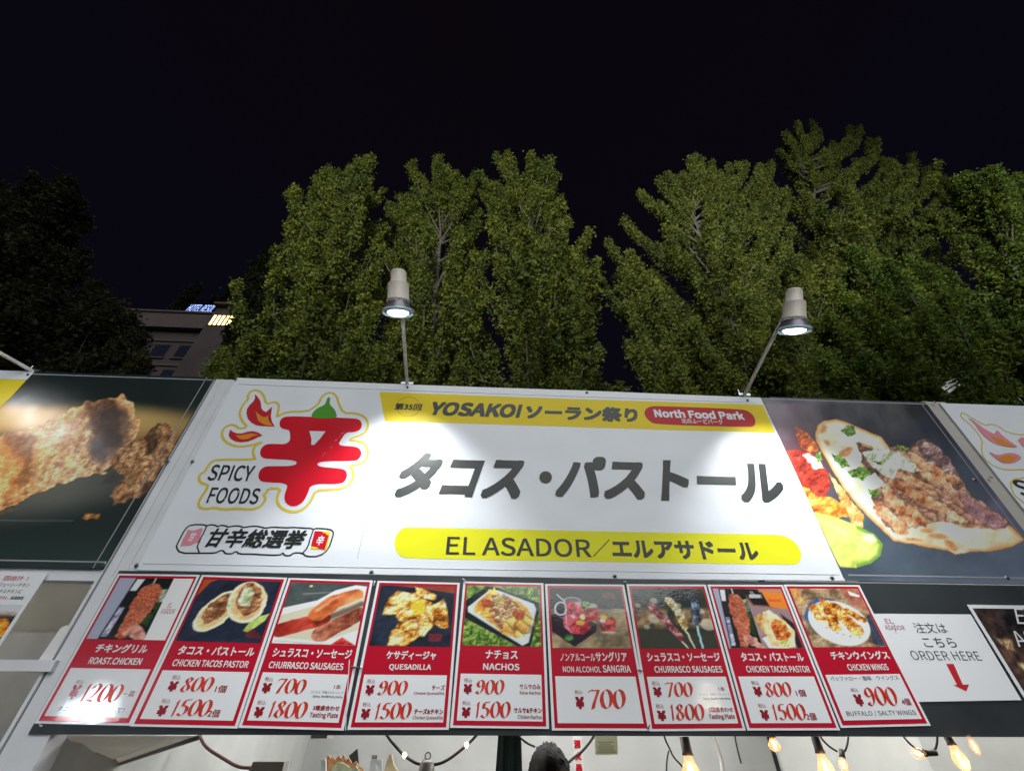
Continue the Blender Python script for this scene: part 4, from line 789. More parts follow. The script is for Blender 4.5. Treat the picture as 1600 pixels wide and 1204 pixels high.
def food(k):
    def base(p, cols, sc, s, rel=.3): p.tex(np.ones(len(p.x)), cols, sc, s, rel)
    def spit(p, x0=.0, sx=1.):
        X = lambda q: [(x0+a*sx, b) for a, b in q]
        p.put(p.poly(X([(0,0),(22,0),(14,100),(0,100)])), (138,142,160)); p.put(p.poly(X([(22,0),(40,0),(34,100),(14,100)])), (26,28,30)); p.put(p.poly(X([(24,2),(34,2),(30,22),(22,22)])), (206,210,214))
        p.tex(p.poly(X([(20,50),(27,50),(24,96),(16,96)])), [(90,84,110),(190,190,210)], 8, 3)
        p.put(p.poly(X([(40,0),(72,0),(72,100),(34,100)])), (20,28,26)); p.tex(p.poly(X([(62,20),(72,18),(72,40),(60,42)]))*.9, [(70,80,60),(190,196,180)], 9, 4); p.tex(p.poly(X([(58,45),(70,40),(68,80),(56,74)]))*.8, [(20,36,20),(60,84,40)], 9, 5)
        p.put(p.cap(x0+48*sx, 0, x0+48*sx, 10, .8), (200,200,200)); p.jig(1.6, 6, 3)
        p.tex(p.poly(X([(38,14),(46,9),(56,10),(64,20),(64,42),(60,66),(54,82),(46,98),(33,98),(34,72),(33,44),(34,24)])), [(110,44,28),(150,70,46),(176,96,68)], 14, 6, .4, 3); p.lumps(p.poly(X([(38,14),(46,9),(56,10),(64,20),(64,42),(60,66),(54,82),(46,98),(33,98),(34,72),(33,44),(34,24)]))*.6, [(140,62,42),(176,96,70),(196,130,106)], 4.5, 6, 1.3, 50, .5, .25)
        p.tex(p.poly(X([(44,80),(54,76),(64,84),(70,92),(76,100),(60,100),(50,92),(42,94)])), [(150,98,84),(206,150,134)], 10, 7, .3); p.flat()
    def f(u, v, P):
        x = u*100; y = v*100; p = Paint(x, y, (40, 40, 40))
        if k == 0:
            spit(p, 0, 1.02); p.put(p.poly([(73,-5),(105,-5),(105,105),(73,105)], .7), (206,208,214))
        elif k == 1:
            base(p, [(28,32,44),(38,44,60)], 20, 1, .2); p.put(p.poly([(0,0),(18,0),(10,5),(0,30)]), (150,66,30))
            for cx, cy, rx, ry, a, m in ((34,52,20,36,24,0),(66,36,24,35,-14,1)):
                p.jig(1., 8, 2); d = p.ell(cx, cy, rx, ry, a, .8); p.tex(d, [(196,178,140),(232,220,190)], 20, 3, .15); p.tex(p.ell(cx, cy, rx*.82, ry*.86, a, 1.5)*.6, [(170,110,50),(220,180,130)], 12, 4)
                p.jig(2.4, 7, 5); p.lumps(p.ell(cx+1, cy-5, rx*.66, ry*.78, a, 1), [(74,42,28),(120,76,50),(160,112,76),(190,146,104)], 7, 6+m, 1.4, 30, .5, .3); p.tex(p.ell(cx+1, cy-5, rx*.66, ry*.78, a, 1)*.5, [(60,34,22),(130,84,56),(190,150,112)], 8, 26+m, .9)
            p.tex(p.ell(63, 28, 9, 15, -8, 1.5)*.9, [(120,140,90),(214,220,196)], 7, 9, .5); p.tex(p.ell(45, 40, 4, 7, 0, 1)*.8, [(130,150,100),(210,216,190)], 6, 10, .4); p.flat()
            p.tex(p.poly([(74,82),(78,70),(86,60),(99,54),(96,66),(88,76),(80,84)], .8), [(130,150,70),(176,190,110)], 10, 11, .2); p.tex(p.poly([(78,84),(84,78),(98,88),(98,94),(80,92)], 1)*.35, [(150,30,30),(190,40,40)], 4, 5)
        elif k == 2:
            base(p, [(44,52,54),(80,88,86)], 40, 1, .1); p.put(p.ell(27, 6, 2, 1.5, 0, 1), (240,210,130)); p.put(p.cap(20, 20, 70, 14, 1, 1, 1)*.5, (150,156,150))
            p.put(p.poly([(0,44),(40,30),(60,12),(85,2),(100,4),(100,100),(0,100)]), (196,200,196)); p.put(p.poly([(0,56),(45,36),(100,20),(100,92),(60,100),(0,98)]), (176,172,150)); p.tex(p.poly([(0,90),(60,96),(100,76),(100,100),(0,100)])*.7, [(210,212,210),(236,236,236)], 20, 2, .1)
            p.put(p.cap(2, 96, 70, 100, 1, 1)*.5, (120,124,124)); p.jig(.8, 8, 2)
            p.tex(p.cap(6, 80, 52, 60, 11, 11), [(120,30,22),(156,50,38),(176,74,58)], 26, 3, .25)
            p.tex(p.cap(56, 84, 98, 50, 12, 10), [(100,46,34),(136,76,56),(160,104,82)], 18, 4, .4)
            p.put(p.cap(48, 66, 98, 34, 5, 4, 3)*.6, (50,22,16))
            m = np.maximum(p.cap(46, 52, 62, 32, 12, 12), p.cap(62, 32, 88, 18, 12, 9)); p.tex(m, [(164,80,42),(196,110,64),(216,142,94)], 28, 5, .25); p.put(p.ell(62, 32, 6, 5, -30, 2)*.6, (120,36,26)); p.put(p.cap(44, 46, 66, 22, 2, 1, 2)*.4, (244,210,170)); p.flat()
            p.tex(p.poly([(70,100),(82,88),(100,100)]), [(150,26,24),(190,70,60)], 8, 6)
        elif k == 3:
            base(p, [(24,28,36),(40,48,62)], 24, 1, .15); p.tex(p.poly([(0,0),(100,0),(100,12),(50,4),(10,0)]), [(110,50,34),(140,66,44)], 20, 2, .1)
            for q in ([(8,50),(14,22),(24,10),(46,12),(54,6),(60,20),(46,34),(30,50)], [(46,2),(60,6),(76,16),(76,24),(60,24),(48,16)], [(26,52),(36,34),(56,22),(72,28),(78,44),(64,60),(46,66),(30,60)], [(62,34),(76,30),(86,20),(94,48),(96,72),(84,70),(72,60)], [(22,100),(24,76),(34,62),(52,56),(60,70),(60,86),(44,100)], [(56,60),(68,54),(78,66),(66,84),(58,84)]):
                p.jig(1.2, 8, len(q)); p.tex(p.poly(q, .8), [(110,60,18),(186,126,56),(222,184,112),(238,222,176)], 11, int(q[0][0]), .6)
                d = p.sd(q); p.put(sm(d, -.5, .5)*(1-sm(d, .4, 2.))*.5, (90,52,24))
            p.tex(p.poly([(44,26),(60,24),(66,44),(50,52),(44,40)], 2)*.8, [(206,150,30),(240,200,70)], 8, 9, .3); p.flat(); p.tex(p.poly([(72,80),(88,80),(88,92),(72,92)], 1)*.45, [(150,30,40),(200,50,60)], 3, 5)
        elif k == 4:
            base(p, [(44,70,26),(92,120,50),(140,158,84)], 5, 1, .6); p.put(p.poly([(28,0),(40,2),(98,28),(99,40),(86,100),(70,100),(0,56),(0,26)]), (24,28,30))
            d = p.sd([(32,6),(44,8),(92,30),(95,40),(84,94),(76,99),(4,46),(3,38)]); p.put(sm(d, -1, 1), (176,192,206)); p.put(sm(d, 3, 5)*.5, (206,214,222)); p.jig(2, 8, 4)
            p.tex(p.poly([(30,12),(38,4),(46,16),(70,24),(84,38),(88,56),(80,78),(68,88),(50,80),(30,60),(10,44),(18,28)], 1), [(190,120,50),(220,164,84),(230,190,116)], 12, 5, .4); p.lumps(p.ell(70, 60, 20, 26, -20, 4)*.7, [(206,150,70),(226,186,110)], 12, 5, 1.6, 40, .5, .5)
            p.lumps(p.poly([(34,18),(52,14),(72,32),(70,48),(56,56),(48,74),(38,62),(30,44)], 2), [(110,66,40),(150,104,70),(186,146,106),(206,176,140)], 5, 6, 1.2, 20, .5, .3); p.tex(p.ell(28, 30, 6, 7)*.8, [(120,40,24),(150,60,40)], 6, 7); p.tex(p.ell(72, 50, 8, 9)*.8, [(120,44,24),(160,74,44)], 6, 8); p.put(p.poly([(26,14),(30,6),(34,10),(38,2),(42,16)], .6), (226,190,80))
            p.tex(p.ell(44, 26, 8, 4, -40)*.8, [(110,120,50),(160,160,80)], 6, 9); p.flat()
        elif k == 5:
            base(p, [(16,18,20),(34,36,36)], 12, 1, .3); yy = y+.02*x; p.tex(sm(yy, 36, 39), [(96,84,64),(140,122,94),(160,140,110)], 22, 2, .2)
            p.put(sm(-np.abs(((yy*1.0+x*.1) % 14)-7), -1, 0)*(yy > 40)*.3, (70, 60, 46)); p.put(p.poly([(0,46),(30,40),(60,62),(58,74),(28,98),(0,74)]), (34,24,34))
            p.put(p.ell(14, 36, 9, 12, 10), (180,190,200)); p.put(p.ell(14, 36, 6.5, 9.5, 10), (24,26,28)); p.put(p.ell(30, 22, 12, 6), (150,160,164)); p.put(p.ell(30, 22, 10, 4.4), (60,64,66)); p.put(p.cap(10, 12, 20, 24, .8), (214,216,220))
            p.tex(p.poly([(20,24),(42,24),(42,38),(52,52),(52,68),(42,78),(26,78),(16,66),(16,52),(22,38)]), [(84,12,24),(150,30,44),(196,70,84),(206,150,160)], 10, 3, .5); p.put(p.ell(38, 60, 6, 4), (230,150,50)); p.put(p.ell(42, 50, 4, 5), (210,190,130)); p.put(p.ell(26, 56, 5, 5), (196,74,80)); p.put(p.cap(20, 30, 20, 60, .8)*.6, (220,220,230))
            p.tex(p.ell(55, 42, 10, 14), [(90,16,20),(150,40,40),(180,90,80)], 8, 4, .5); p.put(p.ell(55, 31, 9, 4), (150,150,140)); p.tex(p.ell(48, 28, 6, 5), [(40,100,40),(90,150,70)], 5, 5)
            p.tex(p.ell(74, 60, 11, 16), [(96,20,26),(160,46,40),(190,90,80)], 8, 6, .5); p.put(p.ell(70, 50, 5, 4), (220,170,60)); p.put(p.ell(77, 48, 4, 3), (90,130,60)); p.put(p.ell(68, 56, 4, 3), (220,220,224)); p.put(p.ell(74, 75, 9, 2)*.7, (200,190,190))
            p.tex(p.ell(22, 84, 6, 5, 20), [(30,80,40),(90,140,80)], 5, 7); p.tex(p.ell(60, 84, 6, 3, 0, 1)*.6, [(80,90,70),(150,156,130)], 5, 8); p.tex(p.poly([(74,8),(90,8),(90,18),(72,18)], 1)*.5, [(120,50,30),(190,90,50)], 3, 6)
        elif k == 6:
            base(p, [(26,36,32),(40,44,38),(60,56,46)], 26, 1, .1); p.tex(sm(y, 30, 44)*(1-sm(y, 60, 72)), [(40,40,34),(130,104,74),(176,150,116)], 16, 2, .2)
            for cx, cy, r in ((5,30,4),(28,22,5),(90,40,4),(24,52,8),(12,66,4),(94,62,10),(38,50,5),(60,30,4)): p.put(p.ell(cx, cy, r, r, 0, 1.5)*.6, (196,190,170))
            p.put(p.poly([(0,72),(100,76),(100,100),(0,100)], 6)*.8, (52,54,44)); p.jig(.8, 6, 2)
            p.put(p.cap(54, 88, 60, 100, 1.), (206,196,160)); p.put(p.cap(62, 70, 69, 100, 1.1), (206,196,160)); p.put(p.cap(79, 66, 79, 100, 1.4), (150,190,214))
            p.tex(np.maximum(p.cap(22, 30, 40, 58, 5.4), p.cap(40, 58, 54, 84, 5.4, 4.6)), [(84,40,44),(140,80,84),(186,140,140)], 7, 3, .5)
            p.tex(np.maximum(p.cap(48, 20, 58, 40, 5.4), p.cap(58, 40, 62, 66, 5.6, 5)), [(120,92,50),(186,160,110),(150,190,206)], 7, 4, .5)
            p.tex(np.maximum(p.cap(76, 6, 84, 26, 5), p.cap(84, 26, 80, 56, 6)), [(26,26,34),(60,66,78),(150,180,206)], 7, 5, .6); p.flat()
        elif k == 7:
            base(p, [(120,96,96),(150,130,128)], 30, 1, .1); p.put(p.poly([(40,0),(100,0),(100,36),(50,30)]), (120,70,40)); p.put(p.poly([(42,0),(68,2),(74,30),(52,28)]), (20,22,24)); p.put(p.poly([(70,4),(100,6),(100,38),(76,32)]), (206,110,40)); p.put(p.poly([(66,0),(100,0),(100,8),(66,6)]), (160,110,80))
            spit(p, -8, .74)
            p.put(p.poly([(46,30),(100,36),(100,100),(60,100)], 2), (128,106,110)); p.put(p.poly([(86,44),(100,60),(100,100),(92,100)], 2), (40,30,30)); p.jig(1, 8, 2)
            p.tex(p.poly([(48,50),(56,44),(66,50),(64,80),(54,78)]), [(170,120,60),(214,170,100)], 10, 3, .3); p.tex(p.poly([(48,84),(60,80),(80,100),(54,100)]), [(206,206,206),(226,226,226)], 10, 3, .1)
            p.tex(p.poly([(56,92),(58,56),(62,42),(72,38),(88,56),(96,72),(90,98),(68,100)]), [(206,176,130),(232,210,176)], 18, 4, .2); p.tex(p.poly([(66,64),(74,52),(86,58),(90,76),(80,90),(68,86)], 1.5), [(120,50,24),(186,92,44),(206,160,80)], 6, 5, .7); p.tex(p.poly([(58,96),(56,60),(62,42),(68,40),(66,66),(68,96)]), [(186,150,100),(222,190,146)], 16, 6, .2)
            p.tex(p.ell(78, 92, 8, 5)*.8, [(150,170,70),(206,210,150)], 5, 7); p.flat()
            for q, c in (((50, 10, 66, 16), (220, 220, 220)), ((76, 18, 94, 23), (200, 60, 30))): p.tex(p.poly([(q[0], q[1]), (q[2], q[1]+1), (q[2], q[3]), (q[0], q[3])], .6)*.7, [c, c], 2, 3)
        else:
            base(p, [(88,70,52),(140,116,88),(170,150,120)], 12, 1, .3); p.put(p.poly([(4,50),(20,26),(40,16),(60,20),(30,40),(14,80)], 2), (50,78,130)); p.put(p.poly([(74,0),(100,0),(100,40),(80,30)], 2)*.6, (150,70,60)); p.tex(p.poly([(0,0),(10,0),(14,24),(6,30)], 2)*.8, [(206,130,60),(226,180,110)], 9, 3); p.put(p.poly([(84,4),(98,12),(96,16),(84,12)], 1), (226,222,216))
            p.put(p.poly([(92,50),(100,44),(100,100),(84,96)], 2)*.8, (36,44,70)); p.put(p.ell(50, 60, 41, 38, 6, 1), (196,204,200)); p.put(p.ell(50, 59, 38.5, 35.5, 6, 1.5), (166,176,172)); p.put(p.ell(50, 60, 36, 33, 6, 4), (212,216,210))
            p.jig(1.2, 6, 2)
            for a in ((24,36,44,34,8,9),(26,50,30,52,8,5),(40,22,58,42,4,8),(44,38,42,66,7,9),(54,42,70,72,8,10),(46,24,80,50,4,6),(70,40,88,56,5,4)): p.tex(p.cap(*a), [(104,48,16),(170,96,36),(214,146,70),(236,190,120)], 8, a[0], .7)
            p.tex(p.ell(66, 78, 7, 4)*.8, [(206,170,90),(226,206,140)], 5, 8); p.tex(p.ell(30, 60, 6, 3)*.7, [(206,170,90),(226,206,140)], 5, 9)
            for a, b in ((36,72),(48,80),(30,68),(58,82),(42,78),(70,84)): p.put(p.ell(a, b, 1.2, .8), (60,80,40))
            p.flat()
        return p.c
    return f
CARDS = [('チキングリル', 'ROAST.CHICKEN', [('1200', '')], 'first menu card at the left end, roast chicken on a spit, 1200 yen'),
 ('タコス・パストール', 'CHICKEN TACOS PASTOR', [('800', '1個'), ('1500', '2個')], 'menu card showing two open tacos with a lime wedge, second from the left'),
 ('シュラスコ・ソーセージ', 'CHURRASCO SAUSAGES', [('700', '1本'), ('1800', 'T')], 'menu card showing three fat grilled sausages on a white plate'),
 ('ケサディージャ', 'QUESADILLA', [('900', 'チーズ', 'Cheese Quesadilla'), ('1500', 'チーズ&チキン', 'Chicken Quesadilla')], 'menu card showing cut quesadilla pieces on a dark slate'),
 ('ナチョス', 'NACHOS', [('900', 'サルサのみ', 'Salsa Nachos'), ('1500', 'サルサ&チキン', 'Chicken Nachos')], 'menu card showing a tray of nachos lying on green grass'),
 ('ノンアルコールサングリア', 'NON ALCOHOL SANGRIA', [('700', '')], 'menu card showing a jug and glasses of red sangria'),
 ('シュラスコ・ソーセージ', 'CHURRASCO SAUSAGES', [('700', '1本'), ('1800', 'T')], 'menu card showing three sausages held up on sticks'),
 ('タコス・パストール', 'CHICKEN TACOS PASTOR', [('800', '1個'), ('1500', '2個')], 'menu card showing a meat spit beside a folded taco, second from the right'),
 ('チキンウイングス', 'CHICKEN WINGS', [('900', '4個')], 'last menu card at the right end, chicken wings on a white plate, 900 yen')]
TU = [(.22,.80),(.13,.92),(.10,.93),(.26,.80),(.32,.68),(.14,.86),(.10,.93),(.16,.90),(.22,.92)]
EU = [(.22,.80),(.13,.90),(.10,.87),(.31,.76),(.30,.70),(.16,.88),(.16,.92),(.18,.92),(.36,.84)]
for k, (jp, en, pr, lab) in enumerate(CARDS):
    c = thing('menu_card', lab, 'menu card', 'laminated menu cards in a row under the banner'); y0 = -.0065-.0009*(k % 2)
    W4 = [at(*q, y0) for q in CC[k]]; W4[2][1] = W4[3][1] = y0-random.uniform(0, .007)
    def cp(u, v, d=0., W4=W4): 
        p = (W4[0]*(1-u)+W4[1]*u)*(1-v)+(W4[2]*(1-u)+W4[3]*u)*v; return (p[0], p[1]-d, p[2])
    MB().slab([cp(0, 0), cp(1, 0), cp(1, 1), cp(0, 1)], .0022).build('sheet', 'card_white', c)
    q = [cp(.028, .014, .0004), cp(.972, .014, .0004), cp(.972, .986, .0004), cp(.028, .986, .0004)]; MB().poly(q).build('red_frame', 'card_red', c)
    a = .062; MB().poly([cp(a, .672, .0008), cp(1-a, .672, .0008), cp(1-a, .958, .0008), cp(a, .958, .0008)]).build('price_panel', 'card_white', c)
    def wf(u, v, W4=W4):
        U = (.052+.896*u)[:, None]; V = (.033+.450*v)[:, None]; P = (W4[0]*(1-U)+W4[1]*U)*(1-V)+(W4[2]*(1-U)+W4[3]*U)*V; P[:, 1] -= .0008; return P
    picture('photo_print', 96, 84, wf, food(k), 'card_photo', c, .62)
    def tx(mb, s, u0, u1, v0, v1, w=.02, sh=0., d=.0013, cp=cp):
        g, f = glyphs(s, w); st = STEP.get((s, w, 'j'), 0); b = MB()
        b.add([cp(u0+(u1-u0)*p[0], v1+(v0-v1)*p[1], d+(i//st*3e-5 if st else 0)) for i, p in enumerate(g)], f); b.build(*mb)
    mb = ('title_lettering', 'card_lettering', c)
    if k == 5: tx(mb, 'ノンアルコール', .13, .52, .522, .572, .02); tx(mb, 'サングリア', .525, .88, .508, .574, .03); tx(mb, 'NON ALCOHOL', .15, .57, .607, .646, .018); tx(mb, 'SANGRIA', .59, .90, .598, .646, .026)
    else: tx(mb, jp, *TU[k], .512, .572, .033); tx(mb, en, *EU[k], .602, .646, .033)
    m1 = ('dark_red_lettering', 'card_darkred', c); m3 = ('grey_lettering', 'card_dark', c); m4 = ('shop_logo', 'card_lettering' if k == 7 else 'card_darkred', c)
    two = len(pr) == 2
    rows = [(.700, .728, .738, .800, .708, .800), (.842, .868, .880, .942, .842, .940)] if two else [(.76, .785, .80, .875, .755, .875)]
    for r_, row in zip(rows, pr):
        s = row[0]; t0, t1, y0_, y1_, d0, d1 = r_; ux = .12 if two else .26
        if k in (1, 7): ux = .19
        if k in (2, 3, 4, 6): ux = .105
        if k == 0: ux = .20; y0_, y1_, d0, d1, t0, t1 = .775, .86, .765, .875, .745, .768
        if k == 8: ux = .28
        tx(m1, '税込', ux, ux+.085, t0, t1, .0); tx(m1, '¥', ux, ux+.09, y0_, y1_, .07)
        w = .30 if len(s) == 3 else .37
        if not two: w = .40
        if k == 8: w = .36
        if k == 0: w = .42
        m2 = MB(); digits(m2, s, lambda a_, b_, c_, cp=cp: cp(a_, b_, .0013+c_), ux+.13, ux+.13+w, d0, d1, seed=k); m2.build('price_figures', 'price', c)
        x1 = ux+.13+w
        if k in (1, 7):
            off = .04 if len(s) == 3 else -.01; tx(m1, row[1], x1+off, x1+off+.11, y1_-.045, y1_, .02)
        elif k == 8: tx(m1, '4個', .80, .90, .83, .875, .02)
        elif k in (2, 6):
            if s == '700': tx(m1, '1本', .82, .89, .735, .765, .012); tx(m3, 'スパイス・牛豚ミクス・ハーブ', .60, .925, .776, .794, .0); tx(m3, 'Spice, Beef&Pork,Herbs', .63, .925, .802, .820, .02)
            else: tx(m1, '3種盛合わせ', .66, .92, .862, .892, .03); tx(m1, 'Tasting Plate', .645, .92, .902, .940, .03)
        elif k in (3, 4):
            if s == '900': tx(m1, row[1], .79 if k == 3 else .70, .925, .733, .767, .02); tx(m1, row[2], .61 if k == 3 else .70, .925, .776, .797, .02)
            else: tx(m1, row[1], .635 if k == 3 else .64, .93, .878, .910, .035); tx(m1, row[2], .63 if k == 3 else .68, .93, .920, .944, .02)
    if k == 0:
        tx(m3, '一', .77, .81, .820, .824, .01); tx(m1, '皿', .83, .89, .805, .835, .02); tx(m3, 'タコス肉をつまみにして！', .16, .86, .90, .930, .008)
        logo_el(m4, lambda mb, s, a, b, c_, d_, w: tx(mb, s, a, b, c_, d_, w), .745, .905, .22, .34)
    if k == 8: tx(m3, 'バッファロー・塩味　ウイングス', .10, .90, .682, .712, .004); tx(m3, 'BUFFALO / SALTY WINGS', .12, .90, .902, .938, .004)
    if k == 7:
        tx(m4, 'EL', .53, .58, .055, .075, .0); tx(m4, 'ASADOR', .49, .66, .08, .11, .0)

# cable ties and little bolts between the cards
for n, q in enumerate([(586, 907, 584, 914), (549, 1041, 566, 1043), (546, 1030, 540, 1140), (997, 1046, 1003, 1048), (974.5, 908.5, 978, 908.5), (1015, 1132, 1012, 1138), (723, 904, 727, 907), (62, 1131, 66, 1134)]):
    t = MB(); a = at(q[0], q[1], -.010); b = at(q[2], q[3], -.010); t.tube([a, (a+b)/2+np.array([0, -.004, 0]), b], .0016 if n == 2 else .0022, 6)
    tag(t.build('cable_tie', 'steel' if n % 2 else 'post'), None, None)
    bpy.context.view_layer
ties = [o for o in COL.objects if o.name.startswith('cable_tie')]
for o, l in zip(ties, ['clear tie at the upper corner between the sausage plate card and the quesadilla card', 'clear tie half way up between the sausage plate card and the quesadilla card', 'long thin pale strip running down left of the quesadilla card', 'clear tie half way up between the sangria card and the sausage stick card', 'two small bolts above the gap right of the sangria card', 'clear tie at the foot of the gap right of the sangria card', 'small tie at the upper left corner of the nachos card', 'small fastener at the lower left corner of the black menu board']): tag(o, l, 'fastener', 'fasteners of the menu cards')

# order here sign
od = thing('order_sign', 'white ORDER HERE sheet with a red arrow right of the chicken wings card', 'sign')
Yo = -.0045; zq = lambda L: [(1360+x/3.83, 890+y/3.83) for x, y in L]
MB().slab([at(*p, Yo) for p in ((1352, 958), (1516.7, 959.2), (1596, 1093), (1420, 1096))], .0012).build('sheet', 'card_white', od)
mb = MB(); Yt = Yo-.0005
lo_ = Lines('lettering', 'card_dark', od); lo_('注文は', (1433, 988.5), (1473.5, 972.5), w=.004, y=Yt); lo_('こちら', (1446.5, 1010.5), (1488.5, 995.5), w=.010, y=Yt); lo_('ORDER HERE', (1427, 1030.5), (1527, 1017), w=0, y=Yt)
MB().poly([at(*p, Yt) for p in zq([(453,561),(498,561),(553,685),(590,684),(574,725),(494,686),(518,686)])]).build('arrow', 'vinyl_crimson', od)
mb = MB(); text(mb, 'EL', (1385, 973.5), (1393, 966), w=0, y=Yt); text(mb, 'ASADOR', (1384.5, 983.5), (1411.5, 976.5), w=0, y=Yt)
ribbon(mb, [at(1396, 972, Yt-.0002), at(1400.5, 989.5, Yt-.0002)], .0014, Yt-.0002, closed=False); mb.build('shop_logo', 'card_darkred', od)
# dark poster at the right edge
po = thing('poster', 'dark poster with a grilled meat photograph and pale lettering at the right edge', 'poster'); Yp = -.0075
x0p, z0p = float(at(1511, 944, Yp)[0]), float(at(1511, 944, Yp)[2]); z1p = float(at(1598, 1093, Yp)[2]); x1p = x0p+(z0p-z1p)*1.414
MB().box((x0p, Yp, z1p), (x1p, Yp+.002, z0p)).build('sheet', 'card_white', po)
def po_wf(u, v): return bil((x0p+.012, Yp-.0005, z0p-.012), (x1p-.012, Yp-.0005, z0p-.012), (x0p+.012, Yp-.0005, z1p+.008), (x1p-.012, Yp-.0005, z1p+.008), u, v)
def po_pf(u, v, P):
    x = u*140; y = v*100; p = Paint(x, y, (30, 28, 30)); p.tex(np.ones(len(x)), [(20,22,24),(48,38,36),(90,66,54)], 26, 1, .5); p.jig(3, 12, 2)
    p.tex(p.poly([(6,36),(26,40),(24,52),(12,50)], 3), [(120,90,60),(200,180,150)], 8, 2, .6); p.tex(p.poly([(14,66),(34,60),(60,64),(58,100),(34,96)], 3), [(90,66,40),(176,140,90),(214,190,140)], 10, 3, .6); p.tex(p.poly([(24,92),(60,84),(60,104),(24,104)], 3), [(60,60,20),(120,110,40)], 8, 4, .5)
    p.tex(p.ell(90, 55, 26, 30, 0, 3), [(90,40,20),(160,90,50),(200,140,96)], 12, 5, .7); return p.c
picture('photo_print', 90, 70, po_wf, po_pf, 'card_photo', po, .62)
lp = Lines('lettering', 'card_lettering', po); lp('EL', (1590, 974), (1618, 950), w=0, y=Yp-.0012, shear=.5); lp('ASADOR', (1592, 1010), (1690, 986), w=0, y=Yp-.0012)
# left neighbour's sheet
lf = thing('poster', 'white sheet with handwritten lines and a fried food picture at the lower left edge', 'poster'); Yl = -.006
x1l = float(at(74, 902, Yl)[0]); z0l = float(at(30, 893, Yl)[2]); z1l = float(at(0, 1012, Yl)[2]); x0l = x1l-.62
x1l = float((at(73, 900, Yl)[0]+at(0, 1006, Yl)[0])/2)
MB().box((x0l, Yl, z1l-.06), (x1l, Yl+.002, z0l)).build('sheet', 'card_white', lf)
mb = Lines('lettering', 'card_dark', lf); zw = lambda x, y: (x/7.527, 880+y/7.527)
mr = Lines('red_lettering', 'vinyl_crimson', lf)
mr('回出汁', zw(30, 196), zw(300, 145), w=.02, y=Yl-.0005); mb('を', zw(305, 198), zw(352, 152), w=.01, y=Yl-.0005); mb('ジューシーチキン', zw(-30, 272), zw(365, 228), w=.01, y=Yl-.0005)
mb('オリジナルチキンに', zw(-160, 345), zw(272, 305), w=.01, y=Yl-.0005); mr('コクタレ', zw(-60, 422), zw(108, 380), w=.02, y=Yl-.0005); mb('厳選調理', zw(112, 422), zw(290, 385), w=.014, y=Yl-.0005)
def lf_wf(u, v): return bil((x0l+.01, Yl-.0005, z1l+.125), (x1l-.012, Yl-.0005, z1l+.125), (x0l+.01, Yl-.0005, z1l-.05), (x1l-.012, Yl-.0005, z1l-.05), u, v)
def lf_pf(u, v, P):
    x, y = toz(P, 0, 880, 7.527); p = Paint(x, y, (170, 172, 178)); p.put(sm(y, 560, 640), (56, 50, 46)); p.jig(14, 40, 2)
    p.tex(p.poly([(-400,650),(20,640),(90,650),(110,700),(90,790),(20,860),(-400,900)], 5), [(150,60,14),(214,110,30),(240,160,70)], 60, 3, .8); p.tex(p.poly([(-400,540),(240,560),(250,600),(100,600),(-400,600)], 12)*.7, [(150,120,100),(206,190,176)], 50, 4, .3)
    p.tex(p.poly([(-400,900),(10,900),(30,940),(-400,960)], 5), [(60,90,30),(110,140,50)], 30, 5, .4); p.tex(p.poly([(90,640),(180,670),(190,700),(120,730)], 8), [(20,40,40),(40,60,60)], 30, 6, .4); return p.c
picture('photo_print', 90, 60, lf_wf, lf_pf, 'card_photo', lf, .62)

